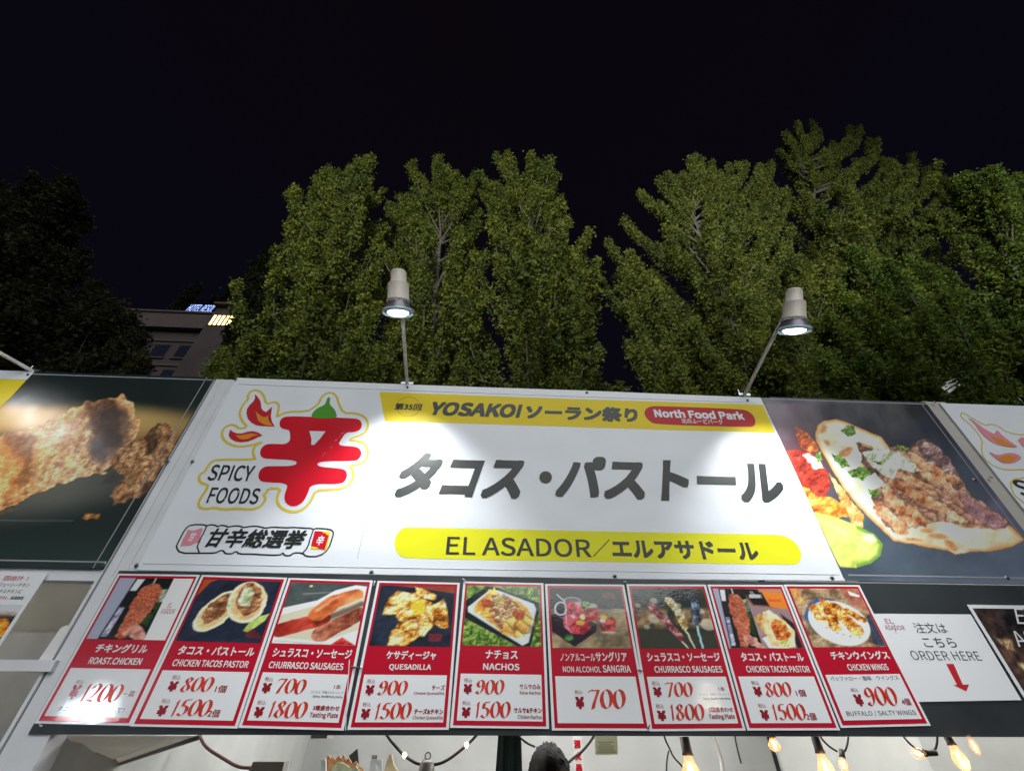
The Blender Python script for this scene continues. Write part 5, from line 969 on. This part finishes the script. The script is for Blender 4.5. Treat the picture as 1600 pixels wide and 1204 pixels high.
# ================================================================ lamps on arms
def spot(label, foot, head, target, energy, tilt=0.):
    t = thing('spotlight', label, 'lamp', 'spotlights on arms above the banners')
    foot, head, target = Vector(foot), Vector(head), Vector(target); db = (target-head).normalized(); d = (target+Vector((0, 0, .28))-head).normalized(); S_ = 1.0
    o = head-d*.185
    b = MB().lathe(o, d, [(0, .0), (0, .018), (.004, .028), (.012, .033), (.062, .034), (.063, .043), (.066, .0445), (.135, .0455), (.136, .0485), (.146, .0485), (.147, .044)], 32).build('body', 'lampbody', t, True)
    MB().lathe(o, d, [(.147, .0462), (.158, .049), (.176, .0615), (.182, .064)], 32).build('shade', 'lampshade', t, True)
    MB().lathe(o, d, [(.182, .064), (.184, .0665), (.196, .0665), (.198, .064), (.190, .058)], 32).build('rim', 'lampglass', t, True)
    MB().lathe(o, d, [(.190, .058), (.192, .050), (.192, .044)], 32).build('baffle', 'lampshade', t, True)
    MB().lathe(o, d, [(.1925, .045), (.200, .036), (.206, .015), (.2065, .0)], 32).build('lens', 'lamplit', t, True)
    side = Vector((-1, 0, 0)) if foot.x < head.x-.005 else Vector((1, 0, 0))
    jb = o+d*.06+Vector((0, .045, .004)); MB().lathe(jb+Vector((-.012, 0, 0)), (1, 0, 0), [(0, .0), (0, .014), (.024, .014), (.024, 0)], 14).build('joint', 'lampbody', t, True)
    MB().lathe(jb+Vector((.012, 0, 0)), (1, 0, 0), [(0, .006), (.014, .006), (.014, 0)], 10).build('wing_nut', 'steel', t, True)
    MB().tube([foot+Vector((0, .02, -.05)), foot, foot*.5+jb*.5+Vector((0, 0, .004)), jb], .0085, 12).build('arm', 'arm', t, True)
    MB().box(foot+Vector((-.03, -.004, -.004)), foot+Vector((.03, .035, .010))).build('bracket', 'steel', t)
    MB().tube([foot+Vector((-.022, .0, .01)), foot+Vector((-.022, .0, .034))], .003, 6).build('bolt', 'steel', t)
    L = bpy.data.lights.new('spotlight_beam', 'SPOT'); L.energy = energy; L.spot_size = math.radians(80); L.spot_blend = 1.; L.shadow_soft_size = .055; L.color = (.95, .98, 1.)
    lo = bpy.data.objects.new('spotlight_beam', L); COL.objects.link(lo); lo.location = head+d*.035; lo.rotation_euler = (-db).to_track_quat('Z', 'Y').to_euler(); lo.parent = t
    return t
Zf = float(at(800, 606)[2])
spot('spotlight on a straight arm above the left half of the centre banner', (at(636, 600)[0], 0.0, Zf+.004), at(622, 486, -.42), at(596, 900), 64)
spot('spotlight on a slanting arm above the right end of the centre banner', (at(1163, 617)[0], 0.0, Zf+.004), at(1241, 514, -.42), at(1290, 900), 64)
spot('spotlight whose arm alone shows at the left edge above the chicken banner', (at(52, 579)[0], 0.0, Zf+.004), (-2.62, -.42, Zf+.06), at(-60, 850), 9)

# ================================================================ inside the centre stall
ty = thing('tube_lamp', 'white tube lamp under the roof of the centre stall, hidden by the banner', 'lamp')
MB().box((-.9, 1.1, CAMZ+.90), (1.6, 1.2, CAMZ+.94)).build('housing', 'post', ty)
MB().tube([(-.85, 1.15, CAMZ+.885), (1.55, 1.15, CAMZ+.885)], .013, 12).build('tube', 'lamplit', ty, True)
L = bpy.data.lights.new('tube_light', 'AREA'); L.shape = 'RECTANGLE'; L.size = 2.4; L.size_y = .12; L.energy = 60; L.color = (1., .99, .96)
lo = bpy.data.objects.new('tube_light', L); COL.objects.link(lo); lo.location = (.35, 1.15, CAMZ+.86); lo.rotation_euler = (math.radians(22), 0, 0); lo.parent = ty
ty2 = thing('tube_lamp', 'white tube lamp under the roof of the left stall, hidden by the chicken banner', 'lamp')
MB().box((-3.6, 1.1, CAMZ+.90), (-1.7, 1.2, CAMZ+.94)).build('housing', 'post', ty2); MB().tube([(-3.5, 1.15, CAMZ+.885), (-1.8, 1.15, CAMZ+.885)], .013, 12).build('tube', 'lamplit', ty2, True)
L = bpy.data.lights.new('tube_light', 'AREA'); L.shape = 'RECTANGLE'; L.size = 1.7; L.size_y = .12; L.energy = 16; L.color = (.95, 1., .94)
lo = bpy.data.objects.new('tube_light', L); COL.objects.link(lo); lo.location = (-2.6, 1.15, CAMZ+.86); lo.parent = ty2
ty3 = thing('tube_lamp', 'white tube lamp under the roof of the right stall, hidden by the flame banner', 'lamp')
MB().box((2.6, 1.1, CAMZ+.90), (4.7, 1.2, CAMZ+.94)).build('housing', 'post', ty3); MB().tube([(2.65, 1.15, CAMZ+.885), (4.65, 1.15, CAMZ+.885)], .013, 12).build('tube', 'lamplit', ty3, True)
L = bpy.data.lights.new('tube_light', 'AREA'); L.shape = 'RECTANGLE'; L.size = 2.0; L.size_y = .12; L.energy = 60; L.color = (1., .98, .92)
lo = bpy.data.objects.new('tube_light', L); COL.objects.link(lo); lo.location = (3.5, 1.15, CAMZ+.86); lo.rotation_euler = (math.radians(22), 0, 0); lo.parent = ty3
def across(label, px, py, t, r, e, col):  # unseen lamps set by their card reflections, power raised as added front fill
    P = at(px, py, -.008); d = P-CAM; q = Vector(P)+Vector((d[0], -d[1], d[2]))*t; g = thing('glare_globe', label, 'lamp')
    MB().lathe(q+Vector((0, 0, r)), (0, 0, -1), [(r*(1-math.cos(a)), max(.0, r*math.sin(a))) for a in np.linspace(0, math.pi, 13)], 20).build('globe', 'lamplit', g, True)
    MB().tube([q+Vector((0, 0, -r)), (q.x, q.y, 0)], .025, 10).build('pole', 'steel', g)
    l = bpy.data.lights.new('glare_fill', 'POINT'); l.energy = e; l.color = col; l.shadow_soft_size = r*1.05; lo = bpy.data.objects.new('glare_fill', l); COL.objects.link(lo); lo.location = q; lo.parent = g
across('unseen cold white globe lamp placed for the glare on the roast chicken card and as fill', 150, 1096, 2.2, .085, 330, (.86, .93, 1.))
across('unseen warm globe lamp placed for the glint on the sausage stick card and as fill', 1108, 1090, 2.4, .07, 45, (1., .72, .45))

def wire(label, pts, r=.004, mat='cord', Y=.35, cat='cable', it=2):
    P = [at(x, y, Y) if len(q) == 2 else at(x, y, q[2]) for q in pts for x, y in [q[:2]]]
    Q = chaikin(P, closed=False, it=it); return tag(MB().tube(Q, r, 7).build('cable', mat, None, True), label, cat)
def bulb(label, px, py, Y, L_, d=(0, 0, -1), r=.03, sock=.05, power=0., group='filament bulbs strung under the board'):
    t = thing('filament_bulb', label, 'light bulb', group); o = Vector(at(px, py, Y)); d = Vector(d).normalized()
    MB().lathe(o, d, [(0, 0), (0, .016*r/.03), (sock*.8, .017*r/.03), (sock, .020*r/.03), (sock, .0)], 16).build('socket', 'cord', t, True)
    MB().lathe(o+d*sock, d, [(0, .45*r), (.18*L_, .6*r), (.45*L_, .95*r), (.65*L_, r), (.85*L_, .75*r), (.96*L_, .35*r), (L_, 0)], 20).build('glass', 'bulb', t, True)
    f = MB()
    if power:
        l = bpy.data.lights.new('bulb_glow', 'POINT'); l.energy = power; l.color = (1., .62, .32); l.shadow_soft_size = .03
        lo = bpy.data.objects.new('bulb_glow', l); COL.objects.link(lo); lo.location = o+d*(sock+L_*.5)+Vector((0, -.05, -.03)); lo.parent = t
    a = d.orthogonal().normalized()
    for s in (-1, 1): f.tube([o+d*(sock+L_*.25)+a*s*r*.25, o+d*(sock+L_*.5)+a*s*r*.36, o+d*(sock+L_*.8)+a*s*r*.2], r*.13, 5)
    f.build('filament', 'filament', t, True); return t
bulb('large glowing filament bulb hanging under the sausage stick card', 1069, 1150, .45, .085, r=.032, sock=.055, power=1.)
bulb('glowing filament bulb hanging under the taco and spit card', 1272, 1148, .30, .080, d=(.02, 0, -1), r=.026, sock=.05, power=1.)
bulb('filament bulb with a wide socket hanging below the ORDER HERE sheet', 1478, 1146, .20, .07, d=(.08, 0, -1), r=.022, sock=.03, power=1.)
bulb('small bulb pointing down beside the bulb under the taco and spit card', 1315, 1170, .9, .05, d=(-.35, 0, -1), r=.020, sock=.03)
bulb('small bulb lying sideways on its cable left of the wide socket bulb', 1462, 1175, .8, .055, d=(-1, 0, -.02), r=.022, sock=.055)
bulb('rightmost bulb just touching the lower edge of the black board', 1512, 1147, -.03, .045, d=(.05, 0, -1), r=.010, sock=.004)
bulb('dim bulb shape added for a faint reflection left of the taco and spit card', 1203, 1140, 1.2, .06, r=.03, sock=.03)  # this bulb stands in for a faint reflection
wire('dull red cable running down to the grey junction box', [(312, 1140), (313, 1152), (322, 1168), (350, 1185), (372, 1198), (392, 1199)], .006, 'cord_red', .8)
bx = thing('junction_box', 'grey brown junction box below the sausage plate card', 'box'); a = at(392, 1210, .9); b = at(447, 1189, .9)
MB().box((a[0], .88, a[2]-.05), (b[0], .94, b[2])).build('case', 'plasticbox', bx); MB().lathe((a[0]+.001, .91, (a[2]+b[2])/2), (-1, 0, 0), [(0, 0), (0, .012), (.015, .011), (.018, .006)], 12).build('gland', 'plasticbox', bx, True)
for l, x0_, x1_ in (('pale timber upright behind the junction box', 414, 434), ('pale timber upright behind the diagonal awning hem', 158, 170)):
    a = at(x0_, 1150, 2.35); b = at(x1_, 1150, 2.35); tag(MB().box((a[0], 2.35, 0), (b[0], 2.40, 2.6)).build('timber_post', 'wood'), l, 'post', 'timber uprights of the back wall')
wire('cable swag carrying two tiny lit lamps under the quesadilla card', [(600, 1140), (607, 1152), (622, 1170), (634, 1182), (652, 1193), (668, 1194), (686, 1193), (704, 1184), (730, 1163), (745, 1148), (748, 1140)], .006, 'cord', .8)
for x, y in ((632, 1180), (729, 1164)):
    o = MB().lathe(at(x, y, .79)+np.array([0, 0, .012]), (0, 0, -1), [(0, 0), (.004, .008), (.012, .009), (.022, 0)], 10).build('fairy_lamp', 'filament', None, True)
    tag(o, 'tiny lit lamp on the %s side of the cable swag' % ('left' if x < 700 else 'right'), 'light', 'tiny lamps of the cable swag')
sk = thing('pendant_socket', 'brown pendant lamp holder with a hook in the dip of the cable swag', 'lamp'); p = at(668, 1186, .8)
MB().lathe(p, (0, 0, -1), [(0, 0), (0, .018), (.01, .03), (.06, .036), (.1, .045), (.14, .0)], 18).build('body', 'plasticbox', sk, True); ribv = MB(); ribv.tube([p+np.array([.012*math.sin(a), 0, .012-.012*math.cos(a)]) for a in np.linspace(0, 6.28, 12)], .0025, 6); ribv.build('hook', 'cord', sk)
tag(MB().box(tuple(at(485, 1153, 1.0)), tuple(at(517, 1146, 1.05)+np.array([0, .05, .03]))).build('clamp', 'plasticbox'), 'grey clamp on the edge of the board under the sausage plate card', 'clamp')
cloth('curtain', 'dark green curtain hanging beside the person in the stall', 'curtain', 'curtain', tuple(at(781, 1146, .75)[[0, 2]]+np.array([0, .1])), tuple(at(813, 1146, .75)[[0, 2]]+np.array([0, .1])), tuple(at(752, 1290, .75)[[0, 2]]-np.array([0, .6])), tuple(at(826, 1290, .75)[[0, 2]]-np.array([0, .6])), .75, .02, 3, 40)
ex = thing('extinguisher_sign', 'narrow white vertical sign with red characters for fire extinguisher', 'sign'); Ye = 1.4
a = at(894, 1150, Ye); b = at(908.5, 1150, Ye); z0_ = float(a[2]); W_ = float(b[0]-a[0]); MB().box((a[0], Ye, z0_-W_*4.6), (b[0], Ye+.004, z0_+.01)).build('panel', 'paper', ex)
mb = MB()
for i, ch in enumerate('消火器'):
    g_, f_ = glyphs(ch, .045); st_ = STEP[(ch, .045, 'j')]; s_ = W_*.70; ox = float(a[0])+W_*.14; oz = z0_-W_*(.95+i*.97); mb.add([(ox+q[0]*s_, Ye-.001-i_//st_*1e-4, oz+q[1]*s_) for i_, q in enumerate(g_)], f_)
oz = z0_-W_*3.35; mb.add([(a[0]+W_*.2, Ye-.001, oz), (a[0]+W_*.8, Ye-.001, oz), (a[0]+W_*.5, Ye-.001, oz-W_*.7)], [(0, 2, 1)]); mb.build('lettering', 'vinyl_red', ex)
nt_ = thing('paper_note', 'pale yellow note with small print under the sangria card', 'note'); MB().slab([at(*p, 1.2) for p in ((929, 1148), (964, 1149), (965.5, 1178), (930, 1178.5))], .003).build('sheet', 'note', nt_)
mb = MB(); 
for i, (u0, u1) in enumerate(((933, 959), (936, 955), (934, 960), (933, 959), (935, 961), (933, 963))): y_ = 1158+i*3.1; mb.poly([at(*p, 1.198) for p in ((u0, y_), (u1, y_+.1), (u1, y_+.9), (u0, y_+.8))])
mb.build('print', 'card_dark', nt_)
wire('brown cable looping down to the extinguisher sign with one tiny lamp', [(930, 1144), (927, 1151), (921, 1160), (908, 1175), (892, 1186), (880, 1200)], .006, 'cord', 1.0)
wire('short black cable at the top of the green curtain', [(806, 1142), (812, 1151), (824, 1161), (836, 1166)], .004, 'cord', .7)
wire('thin black cable left of the large filament bulb', [(1036, 1142), (1040, 1156), (1047, 1170), (1052, 1182), (1068, 1198), (1072, 1212)], .004, 'cord', .9)
wire('thin black cable hanging straight down left of the large filament bulb', [(1045, 1172), (1042, 1186), (1041, 1212)], .0035, 'cord', .92)
wire('pale pole leaning behind the cables right of the large filament bulb', [(1112, 1142), (1119, 1162), (1127, 1186), (1131, 1212)], .011, 'post_beige', 1.4, 'pole')
wire('thin black cord end hanging down in the middle of the white back wall', [(1147, 1142), (1151, 1165), (1158, 1192)], .004, 'cord', 1.2)
wire('thin cable from the board to the small downward bulb', [(1278, 1142), (1284, 1154), (1296, 1166), (1308, 1173)], .0045, 'cord', .9)
wire('thin cable rising from the small downward bulb to the board', [(1320, 1173), (1324, 1162), (1326, 1142)], .0045, 'cord', .9)
wire('thin cable from the board to the sideways bulb', [(1405, 1140), (1413, 1152), (1424, 1164), (1440, 1174), (1452, 1176)], .0045, 'cord', .8)
wire('thin cable rising from the sideways bulb to the board', [(1459, 1174), (1464, 1164), (1465, 1142)], .0045, 'cord', .8)
# cut paper shapes on the counter shelf
def jag(label, pts, mat, Y, cat='paper'):
    tag(MB().slab([at(*p, Y) for p in pts], .01).build('paper_cutout', mat), label, cat, 'paper cut-outs standing on the shelf')
jag('orange jagged paper cut-out behind the pale green one', [(505,1215),(505,1192),(507,1184),(510,1186),(513,1178),(517,1184),(520,1181),(524,1186),(529,1180),(533,1184),(537,1178),(540,1186),(546,1184),(550,1192),(556,1188),(560,1196),(566,1200),(572,1215)], 'paper_orange', 1.12)
jag('pale green paper cut-out in front of the orange one', [(514,1215),(520,1196),(528,1190),(538,1192),(546,1198),(556,1196),(562,1204),(566,1215)], 'paper_green', 1.05)
jag('upright white card slip beside the paper cut-outs', [(577,1215),(578,1186),(597,1186),(597,1215)], 'paper', 1.08)
jag('brown tab sticking up behind the white card slip', [(580,1187),(581,1179),(590,1179),(589,1187)], 'plasticbox', 1.12)
jag('small white left hand slip of the paper cut-outs', [(501,1215),(502,1186),(509,1186),(509,1215)], 'paper', 1.02)
jag('pointed beige paper slip right of the white card slip', [(598,1215),(603,1192),(609,1177),(612,1177),(615,1194),(621,1202),(622,1215)], 'wood', 1.08)
tag(MB().slab([at(*p, 2.2) for p in ((545,1180),(558,1169),(560,1196),(566,1206),(552,1200))], .02).build('opening', 'black'), 'black slit in the back wall above the paper cut-outs', 'opening')
sh = thing('shelf', 'white shelf below the picture that carries the paper cut-outs', 'shelf'); a = at(500, 1214, 1.0); MB().box((-1.0, .95, a[2]-.03), (.1, 1.3, a[2])).build('board', 'post', sh)
MB().box((-.98, 1.25, 0), (-.94, 1.29, a[2]-.031)).build('leg', 'post', sh); MB().box((.04, 1.25, 0), (.08, 1.29, a[2]-.031)).build('leg', 'post', sh)

# ---------------------------------------------------------------- person behind the counter
def skin_body(name, verts, edges, radii, mat, parent, sub=2):
    me = bpy.data.meshes.new(name); me.from_pydata(verts, edges, []); o = bpy.data.objects.new(name, me); COL.objects.link(o); o.parent = parent
    sk_ = o.modifiers.new('skin', 'SKIN'); sv = me.skin_vertices[0].data
    for i, r_ in enumerate(radii): sv[i].radius = (r_, r_) if not isinstance(r_, tuple) else r_; 
    sv[0].use_root = True
    s2 = o.modifiers.new('sub', 'SUBSURF'); s2.levels = sub; s2.render_levels = sub
    me.materials.append(M[mat]); 
    dg = bpy.context.evaluated_depsgraph_get(); dg.update(); m2 = bpy.data.meshes.new_from_object(o.evaluated_get(dg)); o.modifiers.clear(); o.data = m2; m2.name = name
    m2.polygons.foreach_set('use_smooth', [True]*len(m2.polygons)); return o
ph = Vector(at(859, 1163, .62)); hz = ph.z; pe = thing('person', 'person in dark clothing with short black hair standing behind the counter', 'person')
pe.location = (ph.x, .68, 0)
vs = [(0,0,.92),(0,0,1.08),(0,0,1.24),(0,0,1.36),(0,.0,1.44),(0,-.01,1.50),(.10,0,.88),(.11,-.01,.48),(.11,.02,.09),(.11,-.12,.04),(-.10,0,.88),(-.11,-.01,.48),(-.11,.02,.09),(-.11,-.12,.04),(.17,0,1.36),(.23,.02,1.10),(.20,-.16,.95),(-.17,0,1.36),(-.23,.02,1.10),(-.20,-.16,.95)]
s_ = (hz-.0)/1.72; vs = [(a*s_, b*s_, c*s_) for a, b, c in vs]
ed = [(0,1),(1,2),(2,3),(3,4),(4,5),(0,6),(6,7),(7,8),(8,9),(0,10),(10,11),(11,12),(12,13),(3,14),(14,15),(15,16),(3,17),(17,18),(18,19)]
ra = [.13,.12,.13,.11,.06,.055,.09,.06,.045,.035,.09,.06,.045,.035,.06,.045,.035,.06,.045,.035]
skin_body('body', vs, ed, ra, 'shirt', pe)
def ball(mb, c, r, n=24, m=16, fn=None):
    vs = []; 
    for j in range(m+1):
        for i in range(n):
            th = math.pi*j/m; a = 2*math.pi*i/n; p = Vector((math.sin(th)*math.cos(a), math.sin(th)*math.sin(a), math.cos(th)))
            if fn: p = fn(p)
            vs.append((c[0]+p.x*r[0], c[1]+p.y*r[1], c[2]+p.z*r[2]))
    mb.add(vs, [(j*n+i, (j+1)*n+i, (j+1)*n+(i+1) % n, j*n+(i+1) % n) for j in range(m) for i in range(n)])
HC = (0, -.015, hz-.125)
def headf(p): 
    q = p.copy(); k = max(0, -p.z); q.x *= 1-.28*k; q.y *= 1-.10*k
    if p.y < -.85 and abs(p.x) < .22 and -.35 < p.z < .05: q.y *= 1.22
    return q
mb = MB(); ball(mb, HC, (.076, .095, .118), fn=headf); ball(mb, (HC[0]+.076, HC[1]+.01, HC[2]-.01), (.012, .02, .032), 10, 8); ball(mb, (HC[0]-.076, HC[1]+.01, HC[2]-.01), (.012, .02, .032), 10, 8)
mb.tube([(0, 0, hz-.27), (0, -.005, hz-.19)], [.055, .05], 14); hd = mb.build('head', 'skin', pe, True)
mb = MB(); ball(mb, (HC[0], HC[1]+.014, HC[2]+.014), (.086, .118, .118), fn=lambda p: Vector((p.x, p.y, max(p.z, -.35 if p.y > 0 else .08)))*(1+.045*math.sin(p.x*17+p.z*9)*math.sin(p.y*14+p.x*5)+.03*math.sin(p.x*31)*math.cos(p.z*23)), n=40, m=28); rt = random.Random(5)
for i in range(60):
    a_ = rt.uniform(0, 6.28); e_ = rt.uniform(.25, 1.35); c_ = Vector((math.cos(a_)*math.cos(e_)*.082, math.sin(a_)*math.cos(e_)*.112+HC[1]+.014, HC[2]+.014+math.sin(e_)*.112))
    c_ = c_*.985+Vector((0, 0, (hz-.12)*.015)); d_ = Vector((math.cos(a_+1.3)*.014, math.sin(a_+1.3)*.014-.004, rt.uniform(-.012, .001))); mb.tube([c_, c_+d_, c_+d_*1.9+Vector((0, 0, -.006))], [.008, .006, .002], 6)
mb.build('hair', 'hair', pe, True)
for s in (-1, 1):
    e_ = MB(); ball(e_, (s*.031, HC[1]-.083, HC[2]+.002), (.013, .008, .007), 12, 8); e_.build('eye', 'eye', hd, True)
    e_ = MB(); ball(e_, (s*.031, HC[1]-.0905, HC[2]+.002), (.006, .003, .006), 10, 6); e_.build('iris', 'hair', hd, True)
    e_ = MB(); e_.tube([(s*.016, HC[1]-.090, HC[2]+.022), (s*.032, HC[1]-.091, HC[2]+.027), (s*.048, HC[1]-.080, HC[2]+.022)], .003, 6); e_.build('eyebrow', 'hair', hd, True)
e_ = MB(); e_.tube([(-.024, HC[1]-.078, HC[2]-.062), (0, HC[1]-.086, HC[2]-.061), (.024, HC[1]-.078, HC[2]-.062)], .0045, 8); e_.build('mouth', 'card_darkred', hd, True)
for s in (-1, 1):
    W3 = Vector((s*.20*s_, -.16*s_, .95*s_)); mb = MB(); ball(mb, W3+Vector((0, -.04, -.01)), (.038, .05, .016), 14, 8)
    for i in range(4):
        x = W3.x+(-.027+.018*i); l_ = (.06, .072, .068, .054)[i if s > 0 else 3-i]; y = W3.y-.075
        mb.tube([(x, y, W3.z-.008), (x, y-l_*.45, W3.z-.010), (x, y-l_*.8, W3.z-.022), (x, y-l_, W3.z-.036)], [.009, .0085, .008, .006], 8)
    mb.tube([(W3.x-s*.03, W3.y-.02, W3.z-.008), (W3.x-s*.052, W3.y-.05, W3.z-.012), (W3.x-s*.055, W3.y-.075, W3.z-.02)], [.011, .010, .008], 8)
    mb.build('hand', 'skin', pe, True)

bpy.data.scenes.remove(TS)
